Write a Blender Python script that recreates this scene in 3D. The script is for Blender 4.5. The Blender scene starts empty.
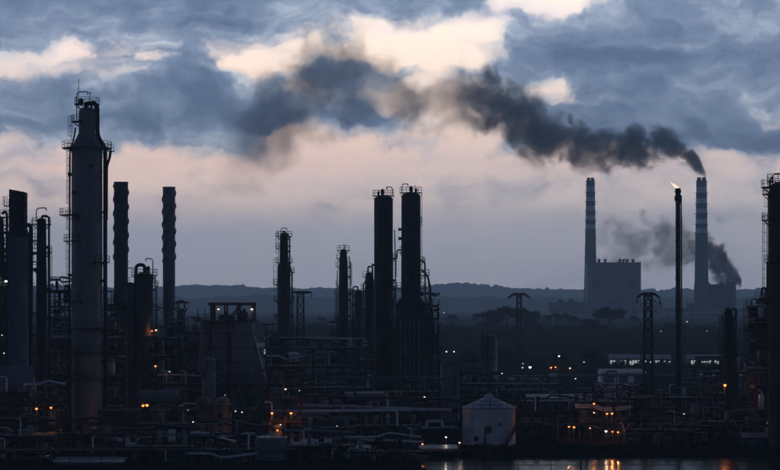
import bpy, math, random
import numpy as np

# ------------------------------------------------------------------ camera, world, sun, exposure
F = 2212.0          # focal length in pixels of the 780-wide photograph
HY = 305.0          # row of the horizon in the photograph
CH = 22.5           # camera height above the yard
sc = bpy.context.scene
col = sc.collection
PI = math.pi
R = math.radians

cd = bpy.data.cameras.new('camera')
cam = bpy.data.objects.new('camera', cd)
col.objects.link(cam)
cam.location = (0, 0, CH)
cam.rotation_euler = (R(90), 0, 0)
cd.sensor_width = 36.0
cd.lens = 36.0 * F / 780.0
cd.shift_y = (HY - 235.0) / 780.0
cd.clip_start = 1.0
cd.clip_end = 20000.0
sc.camera = cam

sc.view_settings.view_transform = 'Standard'
sc.view_settings.look = 'None'
sc.view_settings.exposure = 0.0
sc.view_settings.gamma = 1.0
sc.view_settings.use_curve_mapping = False
cy = sc.cycles
cy.use_denoising = True
cy.denoiser = 'OPENIMAGEDENOISE'
cy.max_bounces = 3
cy.diffuse_bounces = 1
cy.glossy_bounces = 2
cy.transmission_bounces = 2
cy.volume_bounces = 0
cy.transparent_max_bounces = 8
cy.volume_max_steps = 256
cy.volume_step_rate = 1.0
cy.sample_clamp_indirect = 4.0
cy.use_light_tree = True
cy.use_adaptive_sampling = True
cy.adaptive_threshold = 0.025
cy.adaptive_min_samples = 16

SUN_EL, SUN_AZ = R(4.0), R(-6.0)      # the sun sits low behind the cloud bank ahead
sd = bpy.data.lights.new('sun', 'SUN')
sd.energy = 0.06
sd.angle = R(14)
sd.color = (1.0, 0.80, 0.68)
sun = bpy.data.objects.new('sun', sd)
col.objects.link(sun)
sun.rotation_euler = (R(90) - SUN_EL + PI, 0, 0)
from mathutils import Vector
sdir = Vector((math.sin(SUN_AZ) * math.cos(SUN_EL), math.cos(SUN_AZ) * math.cos(SUN_EL), math.sin(SUN_EL)))
sun.rotation_euler = (-sdir).to_track_quat('-Z', 'Y').to_euler()
sun.location = (0, 0, 400)

w = bpy.data.worlds.new('World')
sc.world = w
w.use_nodes = True
wn, wl = w.node_tree.nodes, w.node_tree.links
wn.clear()


class NT:
    """small helper for wiring shader nodes"""
    def __init__(s, nodes, links):
        s.n, s.l = nodes, links

    def put(s, inp, v):
        if v is None:
            return
        if isinstance(v, bpy.types.NodeSocket):
            s.l.new(v, inp)
        elif isinstance(v, (tuple, list)) and len(v) == 3 and inp.type == 'RGBA':
            inp.default_value = (*v, 1)
        else:
            inp.default_value = v

    def m(s, op, a, b=None, c=None, clamp=False):
        k = s.n.new('ShaderNodeMath'); k.operation = op; k.use_clamp = clamp
        for i, v in enumerate((a, b, c)):
            s.put(k.inputs[i], v)
        return k.outputs[0]

    def v(s, op, a, b=None, scale=None):
        k = s.n.new('ShaderNodeVectorMath'); k.operation = op
        s.put(k.inputs[0], a); s.put(k.inputs[1], b)
        if scale is not None:
            s.put(k.inputs['Scale'], scale)
        return k.outputs['Value'] if op in ('LENGTH', 'DOT_PRODUCT', 'DISTANCE') else k.outputs[0]

    def sep(s, a):
        k = s.n.new('ShaderNodeSeparateXYZ'); s.put(k.inputs[0], a)
        return k.outputs[0], k.outputs[1], k.outputs[2]

    def comb(s, x, y, z):
        k = s.n.new('ShaderNodeCombineXYZ')
        for i, q in enumerate((x, y, z)):
            s.put(k.inputs[i], q)
        return k.outputs[0]

    def noise(s, vec, scale, detail=4.0, rough=0.55, out='Fac', dist=0.0):
        k = s.n.new('ShaderNodeTexNoise')
        s.put(k.inputs['Vector'], vec)
        k.inputs['Scale'].default_value = scale
        k.inputs['Detail'].default_value = detail
        k.inputs['Roughness'].default_value = rough
        k.inputs['Distortion'].default_value = dist
        return k.outputs[out]

    def mr(s, v, a, b, c=0.0, d=1.0, smooth=False):
        k = s.n.new('ShaderNodeMapRange')
        k.interpolation_type = 'SMOOTHSTEP' if smooth else 'LINEAR'
        k.clamp = True
        for i, q in enumerate((v, a, b, c, d)):
            s.put(k.inputs[i], q)
        return k.outputs[0]

    def ramp(s, v, stops, interp='LINEAR'):
        k = s.n.new('ShaderNodeValToRGB'); e = k.color_ramp
        e.interpolation = interp
        while len(e.elements) < len(stops):
            e.elements.new(0.5)
        for el, (p, c) in zip(e.elements, stops):
            el.position = p
            el.color = (*c, 1) if len(c) == 3 else c
        s.put(k.inputs[0], v)
        return k.outputs[0]

    def mix(s, f, a, b, mode='MIX'):
        k = s.n.new('ShaderNodeMix'); k.data_type = 'RGBA'; k.blend_type = mode
        s.put(k.inputs[0], f); s.put(k.inputs[6], a); s.put(k.inputs[7], b)
        return k.outputs[2]

    def curve(s, v, pts):
        k = s.n.new('ShaderNodeFloatCurve')
        c = k.mapping.curves[0]
        while len(c.points) < len(pts):
            c.points.new(0.5, 0.5)
        for p, (x, y) in zip(c.points, pts):
            p.location = (x, y); p.handle_type = 'AUTO_CLAMPED'
        k.mapping.update()
        s.put(k.inputs['Value'], v)
        return k.outputs[0]


W = NT(wn, wl)
tc = wn.new('ShaderNodeTexCoord')
dx, dy, dz = W.sep(tc.outputs['Generated'])
SK = F / 100.0                          # sky unit: 100 photograph pixels of arc
px_ = W.m('MULTIPLY', dx, SK)
qz_ = W.m('MULTIPLY', dz, SK)
py_ = W.m('MULTIPLY', W.m('SUBTRACT', dy, 1.0), 6.0)
P0 = W.comb(px_, py_, qz_)
wcol = W.noise(P0, 0.9, 2, 0.6, out='Color')
P1 = W.v('ADD', P0, W.v('MULTIPLY', W.v('SUBTRACT', wcol, (0.5, 0.5, 0.5)), (1.3, 0.0, 0.55)))
warp = W.noise(P0, 4.2, 3, 0.6, out='Color')
P1 = W.v('ADD', P1, W.v('MULTIPLY', W.v('SUBTRACT', warp, (0.5, 0.5, 0.5)), (0.50, 0.0, 0.20)))
q1 = W.sep(P1)[2]
# open sky between the clouds: a dusk gradient over the horizon, with the physical sky showing through
clear = W.ramp(W.m('DIVIDE', qz_, 8.0, clamp=True), [(0, (0.373, 0.4, 0.493)), (0.05, (0.42, 0.44, 0.513)), (0.081, (0.533, 0.54, 0.58)), (0.119, (0.68, 0.64, 0.627)), (0.144, (0.667, 0.6, 0.573)), (0.175, (0.573, 0.493, 0.473)), (0.2375, (0.56, 0.487, 0.44)), (0.319, (0.60, 0.55, 0.50)), (0.38, (0.647, 0.587, 0.533)), (0.55, (0.493, 0.507, 0.527)), (1, (0.24, 0.293, 0.367))])
ny = wn.new('ShaderNodeTexSky')
ny.sky_type = 'NISHITA'
ny.sun_disc = False
ny.sun_elevation = SUN_EL
ny.sun_rotation = SUN_AZ
ny.air_density = 1.5
ny.dust_density = 3.0
clear = W.mix(1.0, clear, W.v('SCALE', ny.outputs[0], scale=0.006), 'ADD')
# soft pinkish streaks low over the horizon
st = W.noise(W.v('MULTIPLY', P1, (0.35, 0.35, 3.0)), 1.0, 3, 0.55)
clear = W.mix(W.m('MULTIPLY', W.mr(st, 0.48, 0.68), 0.46), clear, (0.50, 0.46, 0.52))
clear = W.mix(W.m('MULTIPLY', W.mr(st, 0.46, 0.30), 0.30), clear, (0.86, 0.66, 0.58))


def blob(x, y, rx, ry):
    """smooth weight round photo pixel (x, y) on the sky, radii in pixels"""
    c = ((x - 390) / 100.0, 0.0, (HY - y) / 100.0)
    d = W.v('MULTIPLY', W.v('SUBTRACT', P1, c), (100.0 / rx, 0.9, 100.0 / ry))
    return W.mr(W.v('LENGTH', d), 0.25, 1.35, 1.0, 0.0, smooth=True)


fb = W.noise(W.v('MULTIPLY', P1, (0.85, 0.4, 1.9)), 1.15, 7, 0.62)
dens = W.m('ADD', W.m('MULTIPLY', W.m('SUBTRACT', fb, 0.5), 2.7),
           W.mr(q1, 1.42, 1.66, -0.30, 0.55, smooth=True))
for (x, y, rx, ry, k) in [
        # gaps in the deck
        (45, 64, 60, 16, -0.62), (82, 50, 22, 12, -0.6), (163, 65, 26, 7, -0.5), (255, 68, 60, 18, -0.75), (310, 92, 34, 10, -0.5), (312, 40, 30, 30, -0.4),
        (430, 52, 90, 30, -1.15), (370, 30, 40, 18, -0.6), (545, 88, 26, 22, -0.95), (495, 28, 34, 18, -0.6), (560, 5, 62, 14, -1.1),
        (360, 138, 150, 20, -0.6), (470, 128, 60, 26, -0.5), (774, 120, 18, 14, -0.8),
        # heavy banks
        (100, 112, 180, 26, 0.75), (200, 88, 36, 44, 0.6), (268, 109, 44, 16, 0.80), (356, 107, 30, 9, 0.75), (330, 66, 80, 16, -0.45), (420, 98, 60, 22, -0.75), (320, 140, 60, 18, -.4), (350, 74, 22, 10, 0.6), (400, 76, 34, 8, 0.5),
        (690, 95, 180, 64, 0.95), (590, 50, 80, 24, 0.6), (640, 132, 110, 24, .6), (120, 10, 220, 34, 0.7), (720, 20, 120, 30, 0.5), (430, 4, 70, 12, 0.8)]:
    dens = W.m('MULTIPLY_ADD', blob(x, y, rx, ry), k, dens)
cmask = W.mr(dens, -0.38, 0.60, smooth=True)
f2 = W.noise(W.v('MULTIPLY', P1, (0.8, 0.5, 1.9)), 1.8, 5, 0.60)
thick = W.m('ADD', W.m('MULTIPLY', W.m('SUBTRACT', f2, 0.5), 1.9), W.mr(dens, 0.35, 1.7, 0.22, 0.78))
for (x, y, rx, ry, k) in [(270, 110, 50, 18, .32), (356, 108, 34, 10, .35), (205, 95, 26, 34, .22), (690, 143, 130, 12, .26), (650, 58, 100, 9, .24), (60, 122, 110, 12, .18), (690, 100, 110, 18, -.12)]:
    thick = W.m('MULTIPLY_ADD', blob(x, y, rx, ry), k, thick)
ccol = W.ramp(thick, [(0, (0.361, 0.386, 0.422)), (0.22, (0.217, 0.259, 0.325)), (0.5, (0.123, 0.161, 0.234)), (0.8, (0.081, 0.113, 0.175)), (1, (0.063, 0.089, 0.142))])
skyc = W.mix(cmask, clear, ccol)
# low bank of grey-lilac cloud lying along the horizon
bank = W.mr(W.m('ADD', qz_, W.m('MULTIPLY', fb, 0.34)), 1.22, 0.85, smooth=True)
skyc = W.mix(W.m('MULTIPLY', bank, W.mr(px_, -2.5, 3.0, 0.85, 0.35)), skyc, (0.46, 0.475, 0.54))
# away from the sunset the evening sky is dimmer and bluer
away = W.mr(dy, 0.85, -0.2, smooth=True)
skyc = W.mix(away, skyc, W.mix(1.0, skyc, (0.155, 0.205, 0.295), 'MULTIPLY'))
up = W.mr(dz, 0.16, 0.6, smooth=True)
skyc = W.mix(up, skyc, W.mix(1.0, skyc, (0.085, 0.108, 0.155), 'MULTIPLY'))
bg = wn.new('ShaderNodeBackground')
wl.new(skyc, bg.inputs[0])
bg.inputs[1].default_value = 2.55
w.cycles.sampling_method = "MANUAL"
w.cycles.sample_map_resolution = 512
wo = wn.new('ShaderNodeOutputWorld')
wl.new(bg.outputs[0], wo.inputs[0])

# ------------------------------------------------------------------ helpers
rng = random.Random(7)
nr = np.random.default_rng(11)


def X(px, D):
    return (px - 390.0) / F * D


def Z(py, D):
    return CH - (py - HY) / F * D


def material(name, c1, c2=None, rough=0.75, metal=0.0, scale=0.6, streak=0.0, bump=0.15, bscale=3.0):
    m = bpy.data.materials.new(name)
    m.use_nodes = True
    n, l = m.node_tree.nodes, m.node_tree.links
    N = NT(n, l)
    b = n['Principled BSDF']
    c2 = c2 or tuple(x * 0.55 for x in c1)
    t = n.new('ShaderNodeTexCoord')
    oi = n.new('ShaderNodeObjectInfo')
    off = N.v('ADD', t.outputs['Object'], N.comb(N.m('MULTIPLY', oi.outputs['Random'], 57.0), 0.0, 0.0))
    f = N.noise(off, scale, 6, 0.62)
    if streak:
        s2 = N.noise(N.v('MULTIPLY', off, (2.4, 2.4, 0.10)), 1.0, 5, 0.6)
        f = N.m('ADD', N.m('MULTIPLY', f, 1 - streak), N.m('MULTIPLY', s2, streak))
    f = N.mr(f, 0.33, 0.68)
    N.put(b.inputs['Base Color'], N.mix(f, c1, c2))
    N.put(b.inputs['Roughness'], N.mr(f, 0, 1, rough * 0.85, min(1, rough * 1.1)))
    b.inputs['Metallic'].default_value = metal
    b.inputs['Specular IOR Level'].default_value = 0.5 if rough < 0.6 else (0.18 if rough < 0.85 else 0.0)
    if bump:
        bp = n.new('ShaderNodeBump')
        bp.inputs['Strength'].default_value = bump
        bp.inputs['Distance'].default_value = 0.05
        l.new(N.noise(off, bscale, 3, 0.5), bp.inputs['Height'])
        l.new(bp.outputs[0], b.inputs['Normal'])
    return m


def glow(name, c, s):
    m = bpy.data.materials.new(name)
    m.use_nodes = True
    n, l = m.node_tree.nodes, m.node_tree.links
    n.clear()
    e = n.new('ShaderNodeEmission')
    e.inputs[0].default_value = (*c, 1)
    e.inputs[1].default_value = s
    o = n.new('ShaderNodeOutputMaterial')
    l.new(e.outputs[0], o.inputs[0])
    return m


M = dict(
    steel=material('dark_steel', (0.034, 0.036, 0.040), (0.022, 0.020, 0.019), 0.7, 0.0, 0.9),
    iron=material('blackened_iron', (0.020, 0.021, 0.023), (0.013, 0.012, 0.012), 0.75, 0.0, 0.8),
    grating=material('grating', (0.026, 0.027, 0.030), (0.017, 0.016, 0.016), 0.8, 0.0, 2.0),
    clad=material('grey_cladding', (0.105, 0.115, 0.13), (0.055, 0.060, 0.070), 0.55, 0.0, 0.35, 0.6),
    cladd=material('dark_cladding', (0.052, 0.055, 0.062), (0.028, 0.028, 0.031), 0.6, 0.0, 0.4, 0.6),
    black=material('sooty_shell', (0.028, 0.029, 0.033), (0.016, 0.015, 0.015), 0.7, 0.0, 0.4, 0.6),
    blue=material('blue_cladding', (0.085, 0.115, 0.165), (0.05, 0.064, 0.09), 0.55, 0.0, 0.3, 0.5),
    navy=material('navy_sheet', (0.045, 0.075, 0.16), (0.03, 0.045, 0.085), 0.5, 0.0, 0.5, 0.3),
    pipe=material('bare_pipe', (0.13, 0.137, 0.147), (0.07, 0.067, 0.064), 0.45, 0.3, 0.6, 0.2),
    pipel=material('pale_lagging', (0.46, 0.48, 0.51), (0.28, 0.285, 0.30), 0.4, 0.2, 0.6, 0.2),
    white=material('white_paint', (0.74, 0.76, 0.78), (0.50, 0.51, 0.52), 0.5, 0.0, 0.35, 0.55),
    tankw=material('tank_paint', (0.36, 0.40, 0.46), (0.21, 0.235, 0.27), 0.45, 0.0, 0.3, 0.65),
    conc=material('weathered_concrete', (0.22, 0.21, 0.205), (0.13, 0.125, 0.12), 0.85, 0.0, 0.25, 0.5),
    dconc=material('stained_concrete', (0.075, 0.075, 0.078), (0.042, 0.040, 0.040), 0.85, 0.0, 0.25, 0.6),
    roof=material('sheet_roof', (0.22, 0.25, 0.29), (0.13, 0.14, 0.155), 0.5, 0.1, 0.4, 0.2),
    rust=material('rusty_steel', (0.10, 0.058, 0.036), (0.05, 0.034, 0.026), 0.85, 0.0, 0.8),
    red=material('red_band', (0.20, 0.06, 0.05), None, 0.7),
    navyband=material('dark_band_paint', (0.03, 0.035, 0.055), (0.022, 0.025, 0.04), 0.75, 0.0, 0.1),
    whiteband=material('white_band_paint', (0.86, 0.86, 0.86), (0.74, 0.74, 0.74), 0.75, 0.0, 0.1),
    stackc=material('chimney_concrete', (0.13, 0.14, 0.165), (0.10, 0.105, 0.12), 0.85, 0.0, 0.08, 0.5),
    plant=material('power_plant_sheet', (0.24, 0.27, 0.33), (0.18, 0.20, 0.24), 0.7, 0.0, 0.08, 0.4),
    plantd=material('power_plant_dark_sheet', (0.055, 0.06, 0.075), (0.04, 0.042, 0.05), 0.8, 0.0, 0.08, 0.4),
    glass=material('dark_window_glass', (0.03, 0.035, 0.045), None, 0.12, 0.0, 1.0, 0, 0),
    leaf=material('foliage', (0.050, 0.062, 0.030), (0.026, 0.034, 0.018), 0.85, 0.0, 0.3),
    leafd=material('dark_foliage', (0.034, 0.042, 0.023), (0.018, 0.024, 0.014), 0.85, 0.0, 0.3),
    bark=material('bark', (0.05, 0.042, 0.034), (0.028, 0.024, 0.02), 0.9),
    hill=material('wooded_hillside', (0.075, 0.088, 0.055), (0.036, 0.044, 0.030), 0.95, 0.0, 0.02, 0, 0),
    orange=glow('sodium_lamp', (1.0, 0.21, 0.04), 4.0),
    orangehot=glow('strong_sodium_lamp', (1.0, 0.20, 0.035), 5.0),
    lampw=glow('white_lamp', (1.0, 0.86, 0.68), 3.0),
    lampg=glow('greenish_lamp', (0.85, 1.0, 0.75), 4.0),
    lamps=glow('faint_lamp', (1.0, 0.90, 0.75), 1.2),
    lampp=glow('pinkish_lamp', (1.0, 0.50, 0.32), 2.4),
    litpane=glow('lit_window', (0.86, 0.94, 1.0), 0.42),
    flame=glow('flare_flame', (1.0, 0.74, 0.55), 1.3),
)


class MB:
    def __init__(s):
        s.v = []; s.f = []; s.sm = []

    def add(s, v, f, smooth=False):
        o = len(s.v)
        s.v.extend(v)
        s.f.extend([tuple(i + o for i in q) for q in f])
        s.sm.extend([smooth] * len(f))
        return s

    def box(s, x0, x1, y0, y1, z0, z1):
        v = [(x, y, z) for z in (z0, z1) for y in (y0, y1) for x in (x0, x1)]
        return s.add(v, [(0, 2, 3, 1), (4, 5, 7, 6), (0, 1, 5, 4), (2, 6, 7, 3), (0, 4, 6, 2), (1, 3, 7, 5)])

    def bar(s, p, q, wd=0.15, h=None):
        p, q = Vector(p), Vector(q)
        d = (q - p)
        if d.length < 1e-6:
            return s
        d.normalize()
        up_ = Vector((0, 0, 1)) if abs(d.z) < 0.95 else Vector((0, 1, 0))
        a = d.cross(up_).normalized() * (wd / 2)
        b = a.cross(d).normalized() * ((h or wd) / 2)
        v = [tuple(e + k) for e in (p, q) for k in (-a - b, a - b, a + b, -a + b)]
        return s.add(v, [(3, 2, 1, 0), (4, 5, 6, 7), (0, 1, 5, 4), (1, 2, 6, 5), (2, 3, 7, 6), (3, 0, 4, 7)])

    def lathe(s, prof, n=24, cx=0.0, cy_=0.0, a0=0.0):
        """prof: (r, z) from bottom to top, closed at the ends when r = 0"""
        v, f = [], []
        for (r, z) in prof:
            for i in range(n):
                a = a0 + 2 * PI * i / n
                v.append((cx + r * math.cos(a), cy_ + r * math.sin(a), z))
        for k in range(len(prof) - 1):
            for i in range(n):
                j = (i + 1) % n
                f.append((k * n + i, k * n + j, (k + 1) * n + j, (k + 1) * n + i))
        s.add(v, f, True)
        o = len(s.v) - len(v)
        if prof[0][0] > 1e-4:
            s.f.append(tuple(o + i for i in reversed(range(n)))); s.sm.append(False)
        if prof[-1][0] > 1e-4:
            b = o + (len(prof) - 1) * n
            s.f.append(tuple(b + i for i in range(n))); s.sm.append(False)
        return s

    def hdrum(s, p, axis, length, r, n=16):
        """horizontal vessel with dished ends"""
        prof = [(0.02 * r, -length / 2 - r * .45), (r * .6, -length / 2 - r * .32), (r * .9, -length / 2 - r * .14), (r, -length / 2),
                (r, length / 2), (r * .9, length / 2 + r * .14), (r * .6, length / 2 + r * .32), (0.02 * r, length / 2 + r * .45)]
        t = MB().lathe(prof, n)
        ax = Vector((*axis, 0)).normalized()
        sd_ = Vector((-ax.y, ax.x, 0))
        v = [tuple(Vector(p) + ax * q[2] + sd_ * q[0] + Vector((0, 0, q[1]))) for q in t.v]
        return s.add(v, t.f, True)

    def tube(s, path, r, n=8):
        P = [Vector(p) for p in path]
        v, f = [], []
        d0 = (P[1] - P[0]).normalized()
        a = d0.orthogonal().normalized()
        for i, p in enumerate(P):
            if i == 0:
                d = P[1] - P[0]
            elif i == len(P) - 1:
                d = P[-1] - P[-2]
            else:
                d = (P[i + 1] - P[i]).normalized() + (P[i] - P[i - 1]).normalized()
            d.normalize()
            a = (a - d * a.dot(d))
            a.normalize()
            b = d.cross(a)
            for k in range(n):
                t = 2 * PI * k / n
                v.append(tuple(p + (a * math.cos(t) + b * math.sin(t)) * r))
        for i in range(len(P) - 1):
            for k in range(n):
                j = (k + 1) % n
                f.append((i * n + k, i * n + j, (i + 1) * n + j, (i + 1) * n + k))
        f.append(tuple(reversed(range(n))))
        f.append(tuple((len(P) - 1) * n + k for k in range(n)))
        return s.add(v, f, True)

    def sector(s, r0, r1, a0, a1, z0, z1, n=12, cx=0.0, cy_=0.0):
        v, f = [], []
        for i in range(n + 1):
            a = a0 + (a1 - a0) * i / n
            c, q = math.cos(a), math.sin(a)
            v += [(cx + r0 * c, cy_ + r0 * q, z0), (cx + r1 * c, cy_ + r1 * q, z0), (cx + r1 * c, cy_ + r1 * q, z1), (cx + r0 * c, cy_ + r0 * q, z1)]
        for i in range(n):
            b, t = i * 4, i * 4 + 4
            for k in range(4):
                j = (k + 1) % 4
                f.append((b + k, t + k, t + j, b + j))
        f += [(0, 1, 2, 3), tuple(n * 4 + k for k in (3, 2, 1, 0))]
        return s.add(v, f)

    def mesh(s, name):
        me = bpy.data.meshes.new(name)
        me.from_pydata(s.v, [], s.f)
        if any(s.sm):
            me.polygons.foreach_set('use_smooth', s.sm)
        me.update()
        if any(s.sm):
            me.set_sharp_from_angle(angle=R(33))
        return me


def fillet(path, r, n=4):
    P = [Vector(p) for p in path]
    out = [P[0]]
    for i in range(1, len(P) - 1):
        a, b, c = P[i - 1], P[i], P[i + 1]
        k = min(r, (a - b).length * .49, (c - b).length * .49)
        u, v = b + (a - b).normalized() * k, b + (c - b).normalized() * k
        for j in range(n + 1):
            t = j / n
            out.append(u * (1 - t) ** 2 + b * 2 * t * (1 - t) + v * t * t)
    out.append(P[-1])
    return out


def link(name, me, mat=None, parent=None, loc=(0, 0, 0), kind=None):
    o = bpy.data.objects.new(name, me)
    col.objects.link(o)
    o.location = loc
    if mat is not None and me is not None and not me.materials:
        me.materials.append(M[mat] if isinstance(mat, str) else mat)
    if parent is not None:
        o.parent = parent
    if kind:
        o['kind'] = kind
    return o


class Thing:
    """an Empty at the base of a thing; parts hang under it in its own metres"""
    def __init__(s, name, label, cat, px, D, group=None, z=0.0, rz=0.0):
        s.o = link(name, None, None, None, (X(px, D), D, z))
        s.o.rotation_euler = (0, 0, rz)
        s.o['label'] = label
        s.o['category'] = cat
        if group:
            s.o['group'] = group
        s.px, s.D, s.z0 = px, D, z
        s.s = D / F

    def x(s, px):
        return (px - s.px) * s.s

    def z(s, py):
        return Z(py, s.D) - s.z0

    def part(s, name, mb, mat, parent=None, label=None):
        o = link(name, mb.mesh(name), mat, parent or s.o)
        if label:
            o['label'] = label
        return o


def np_mesh(name, V, Fq):
    me = bpy.data.meshes.new(name)
    n, k = Fq.shape
    me.vertices.add(len(V)); me.vertices.foreach_set('co', np.asarray(V, dtype=np.float32).ravel())
    me.loops.add(n * k); me.loops.foreach_set('vertex_index', Fq.astype(np.int32).ravel())
    me.polygons.add(n)
    me.polygons.foreach_set('loop_start', np.arange(0, n * k, k, dtype=np.int32))
    me.update(calc_edges=True)
    return me


def vnoise(x, y, seed=0):
    """smooth value noise, vectorised"""
    xi, yi = np.floor(x).astype(np.int64), np.floor(y).astype(np.int64)
    fx, fy = x - xi, y - yi
    fx, fy = fx * fx * (3 - 2 * fx), fy * fy * (3 - 2 * fy)

    def h(a, b):
        n = (a * 374761393 + b * 668265263 + seed * 974711) & 0xffffffff
        n = ((n ^ (n >> 13)) * 1274126177) & 0xffffffff
        return ((n ^ (n >> 16)) & 0xffff) / 65535.0
    return (h(xi, yi) * (1 - fx) + h(xi + 1, yi) * fx) * (1 - fy) + (h(xi, yi + 1) * (1 - fx) + h(xi + 1, yi + 1) * fx) * fy


def fbm(x, y, o=4, seed=0):
    t, a = 0, 0.5
    for k in range(o):
        t = t + a * vnoise(x * 2 ** k, y * 2 ** k, seed + k)
        a *= 0.5
    return t


# ------------------------------------------------------------------ the land
def terrain_h(x, y):
    """height of the land: yard at 0, a basin in front, a low rise behind the works"""
    z = np.zeros_like(x)
    z = z + 6.0 * np.clip((y - 930) / 220, 0, 1) ** 2 * (3 - 2 * np.clip((y - 930) / 220, 0, 1))
    z = z + (fbm(x / 90, y / 90, 3, 5) - 0.45) * 2.0 * np.clip((y - 930) / 150, 0, 1)
    # the basin cut into the near right of the yard
    edge = 4 + 1.2 * np.sin(y / 9.0)
    inx = np.clip((x - edge) / 5.0, 0, 1)
    iny = np.clip((345 + 0.9 * np.sin(x / 5.0) - y) / 11.0, 0, 1) * np.clip((y - 301) / 3.0, 0, 1)
    z = z - 3.0 * inx * iny
    z = z - 0.7 * np.clip((303 - y) / 3.0, 0, 1)
    return z


xs = np.concatenate([np.linspace(-3900, -130, 50), np.linspace(-120, 120, 161), np.linspace(126, 320, 60), np.linspace(330, 3900, 50)])
ys = np.concatenate([np.linspace(-90, 290, 12), np.linspace(296, 352, 57), np.linspace(358, 780, 40), np.linspace(788, 930, 40), np.linspace(940, 1300, 40), np.linspace(1350, 9580, 60)])
gx, gy = np.meshgrid(xs, ys)
gz = terrain_h(gx, gy)
V = np.stack([gx.ravel(), gy.ravel(), gz.ravel()], 1)
nx_, ny_ = len(xs), len(ys)
ii = (np.arange(ny_ - 1)[:, None] * nx_ + np.arange(nx_ - 1)[None, :]).ravel()
Q = np.stack([ii, ii + 1, ii + nx_ + 1, ii + nx_], 1)
me = np_mesh('ground', V, Q)
gm = material('yard_ground', (0.017, 0.018, 0.020), (0.009, 0.010, 0.010), 0.9, 0.0, 0.06, 0, 0.4, 0.8)
link('ground', me, gm, kind='structure')

wm = bpy.data.materials.new('still_water')
wm.use_nodes = True
b = wm.node_tree.nodes['Principled BSDF']
b.inputs['Base Color'].default_value = (0.012, 0.016, 0.02, 1)
b.inputs['Roughness'].default_value = 0.13
b.inputs['IOR'].default_value = 1.33
N = NT(wm.node_tree.nodes, wm.node_tree.links)
t = wm.node_tree.nodes.new('ShaderNodeTexCoord')
bp = wm.node_tree.nodes.new('ShaderNodeBump')
bp.inputs['Strength'].default_value = 0.35
bp.inputs['Distance'].default_value = 0.14
wm.node_tree.links.new(N.noise(N.v('MULTIPLY', t.outputs['Object'], (0.22, 1.1, 1)), 1.0, 4, 0.5), bp.inputs['Height'])
wm.node_tree.links.new(bp.outputs[0], b.inputs['Normal'])


def sheet(name, x0, x1, y0, y1, z, mat, kind='structure'):
    mb = MB().add([(x0, y0, z), (x1, y0, z), (x1, y1, z), (x0, y1, z)], [(0, 1, 2, 3)])
    return link(name, mb.mesh(name), mat, kind=kind)


sheet('basin_water', 2, 120, 301.5, 346, -1.1, wm)

# hills along the horizon
RIDGE = [(-400, 289), (0, 292), (50, 284), (80, 283), (120, 288), (140, 290), (170, 285), (200, 283), (235, 285), (280, 287), (330, 288),
         (360, 290), (400, 286), (430, 283), (450, 281), (480, 282), (510, 286), (530, 288), (545, 290), (600, 293), (660, 290), (690, 292), (720, 293),
         (740, 291), (780, 290), (1200, 288)]


def hill(name, D, depth, ridge, x0, x1, step, seed, amp=1.0):
    xs = np.arange(x0, x1, step)
    t = np.linspace(-1, 1, 44)
    gx, gt = np.meshgrid(xs, t)
    rp = np.interp(gx / D * F + 390, [a for a, _ in ridge], [b for _, b in ridge])
    top = CH - ((rp - 287) * .6 + 287 - HY) / F * D
    prof = np.clip(1 - np.abs(gt) ** 1.15, 0, 1)
    gy = D + gt * depth
    gz = (top - 5) * prof * (0.9 + 0.1 * fbm(gx / 160, gy / 160, 3, seed)) + 3
    gz += prof * amp * (8 * (fbm(gx / 42, gy / 42, 3, seed + 9) - .35) + 4.0 * (vnoise(gx / 13, gy / 17, seed + 3) - .4))
    gz = np.where(prof <= 0.001, -1, gz)
    V = np.stack([gx.ravel(), gy.ravel(), gz.ravel()], 1)
    n, k = len(xs), len(t)
    ii = (np.arange(k - 1)[:, None] * n + np.arange(n - 1)[None, :]).ravel()
    link(name, np_mesh(name, V, np.stack([ii, ii + 1, ii + n + 1, ii + n], 1)), 'hill', kind='structure')


hill('hills', 8800, 700, RIDGE, -3600, 3600, 5.0, 3, 3.6)
hill('foothills', 5600, 420, [(-300, 303), (60, 300), (130, 303), (200, 306), (260, 300), (330, 303), (450, 303), (520, 304), (600, 306), (780, 303), (1100, 304)],
     -2200, 2200, 5.0, 8, 2.4)


# ------------------------------------------------------------------ trees
def leaves(centres, radii, per, size, g):
    """leaf clumps: small quads spread through ellipsoids"""
    C = np.repeat(np.asarray(centres, float), per, axis=0)
    Rr = np.repeat(np.asarray(radii, float), per, axis=0)
    n = len(C)
    d = g.normal(size=(n, 3)); d /= np.linalg.norm(d, axis=1)[:, None]
    p = C + d * Rr * (g.random((n, 1)) ** 0.45)
    a = g.normal(size=(n, 3)); a /= np.linalg.norm(a, axis=1)[:, None]
    b = np.cross(a, g.normal(size=(n, 3))); b /= np.linalg.norm(b, axis=1)[:, None]
    sz = size * (0.6 + 0.8 * g.random((n, 1)))
    a, b = a * sz, b * sz * 0.7
    V = np.stack([p - a, p - b * .8, p + a, p + b], 1).reshape(-1, 3)
    return V, np.arange(4 * n).reshape(n, 4)


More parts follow.
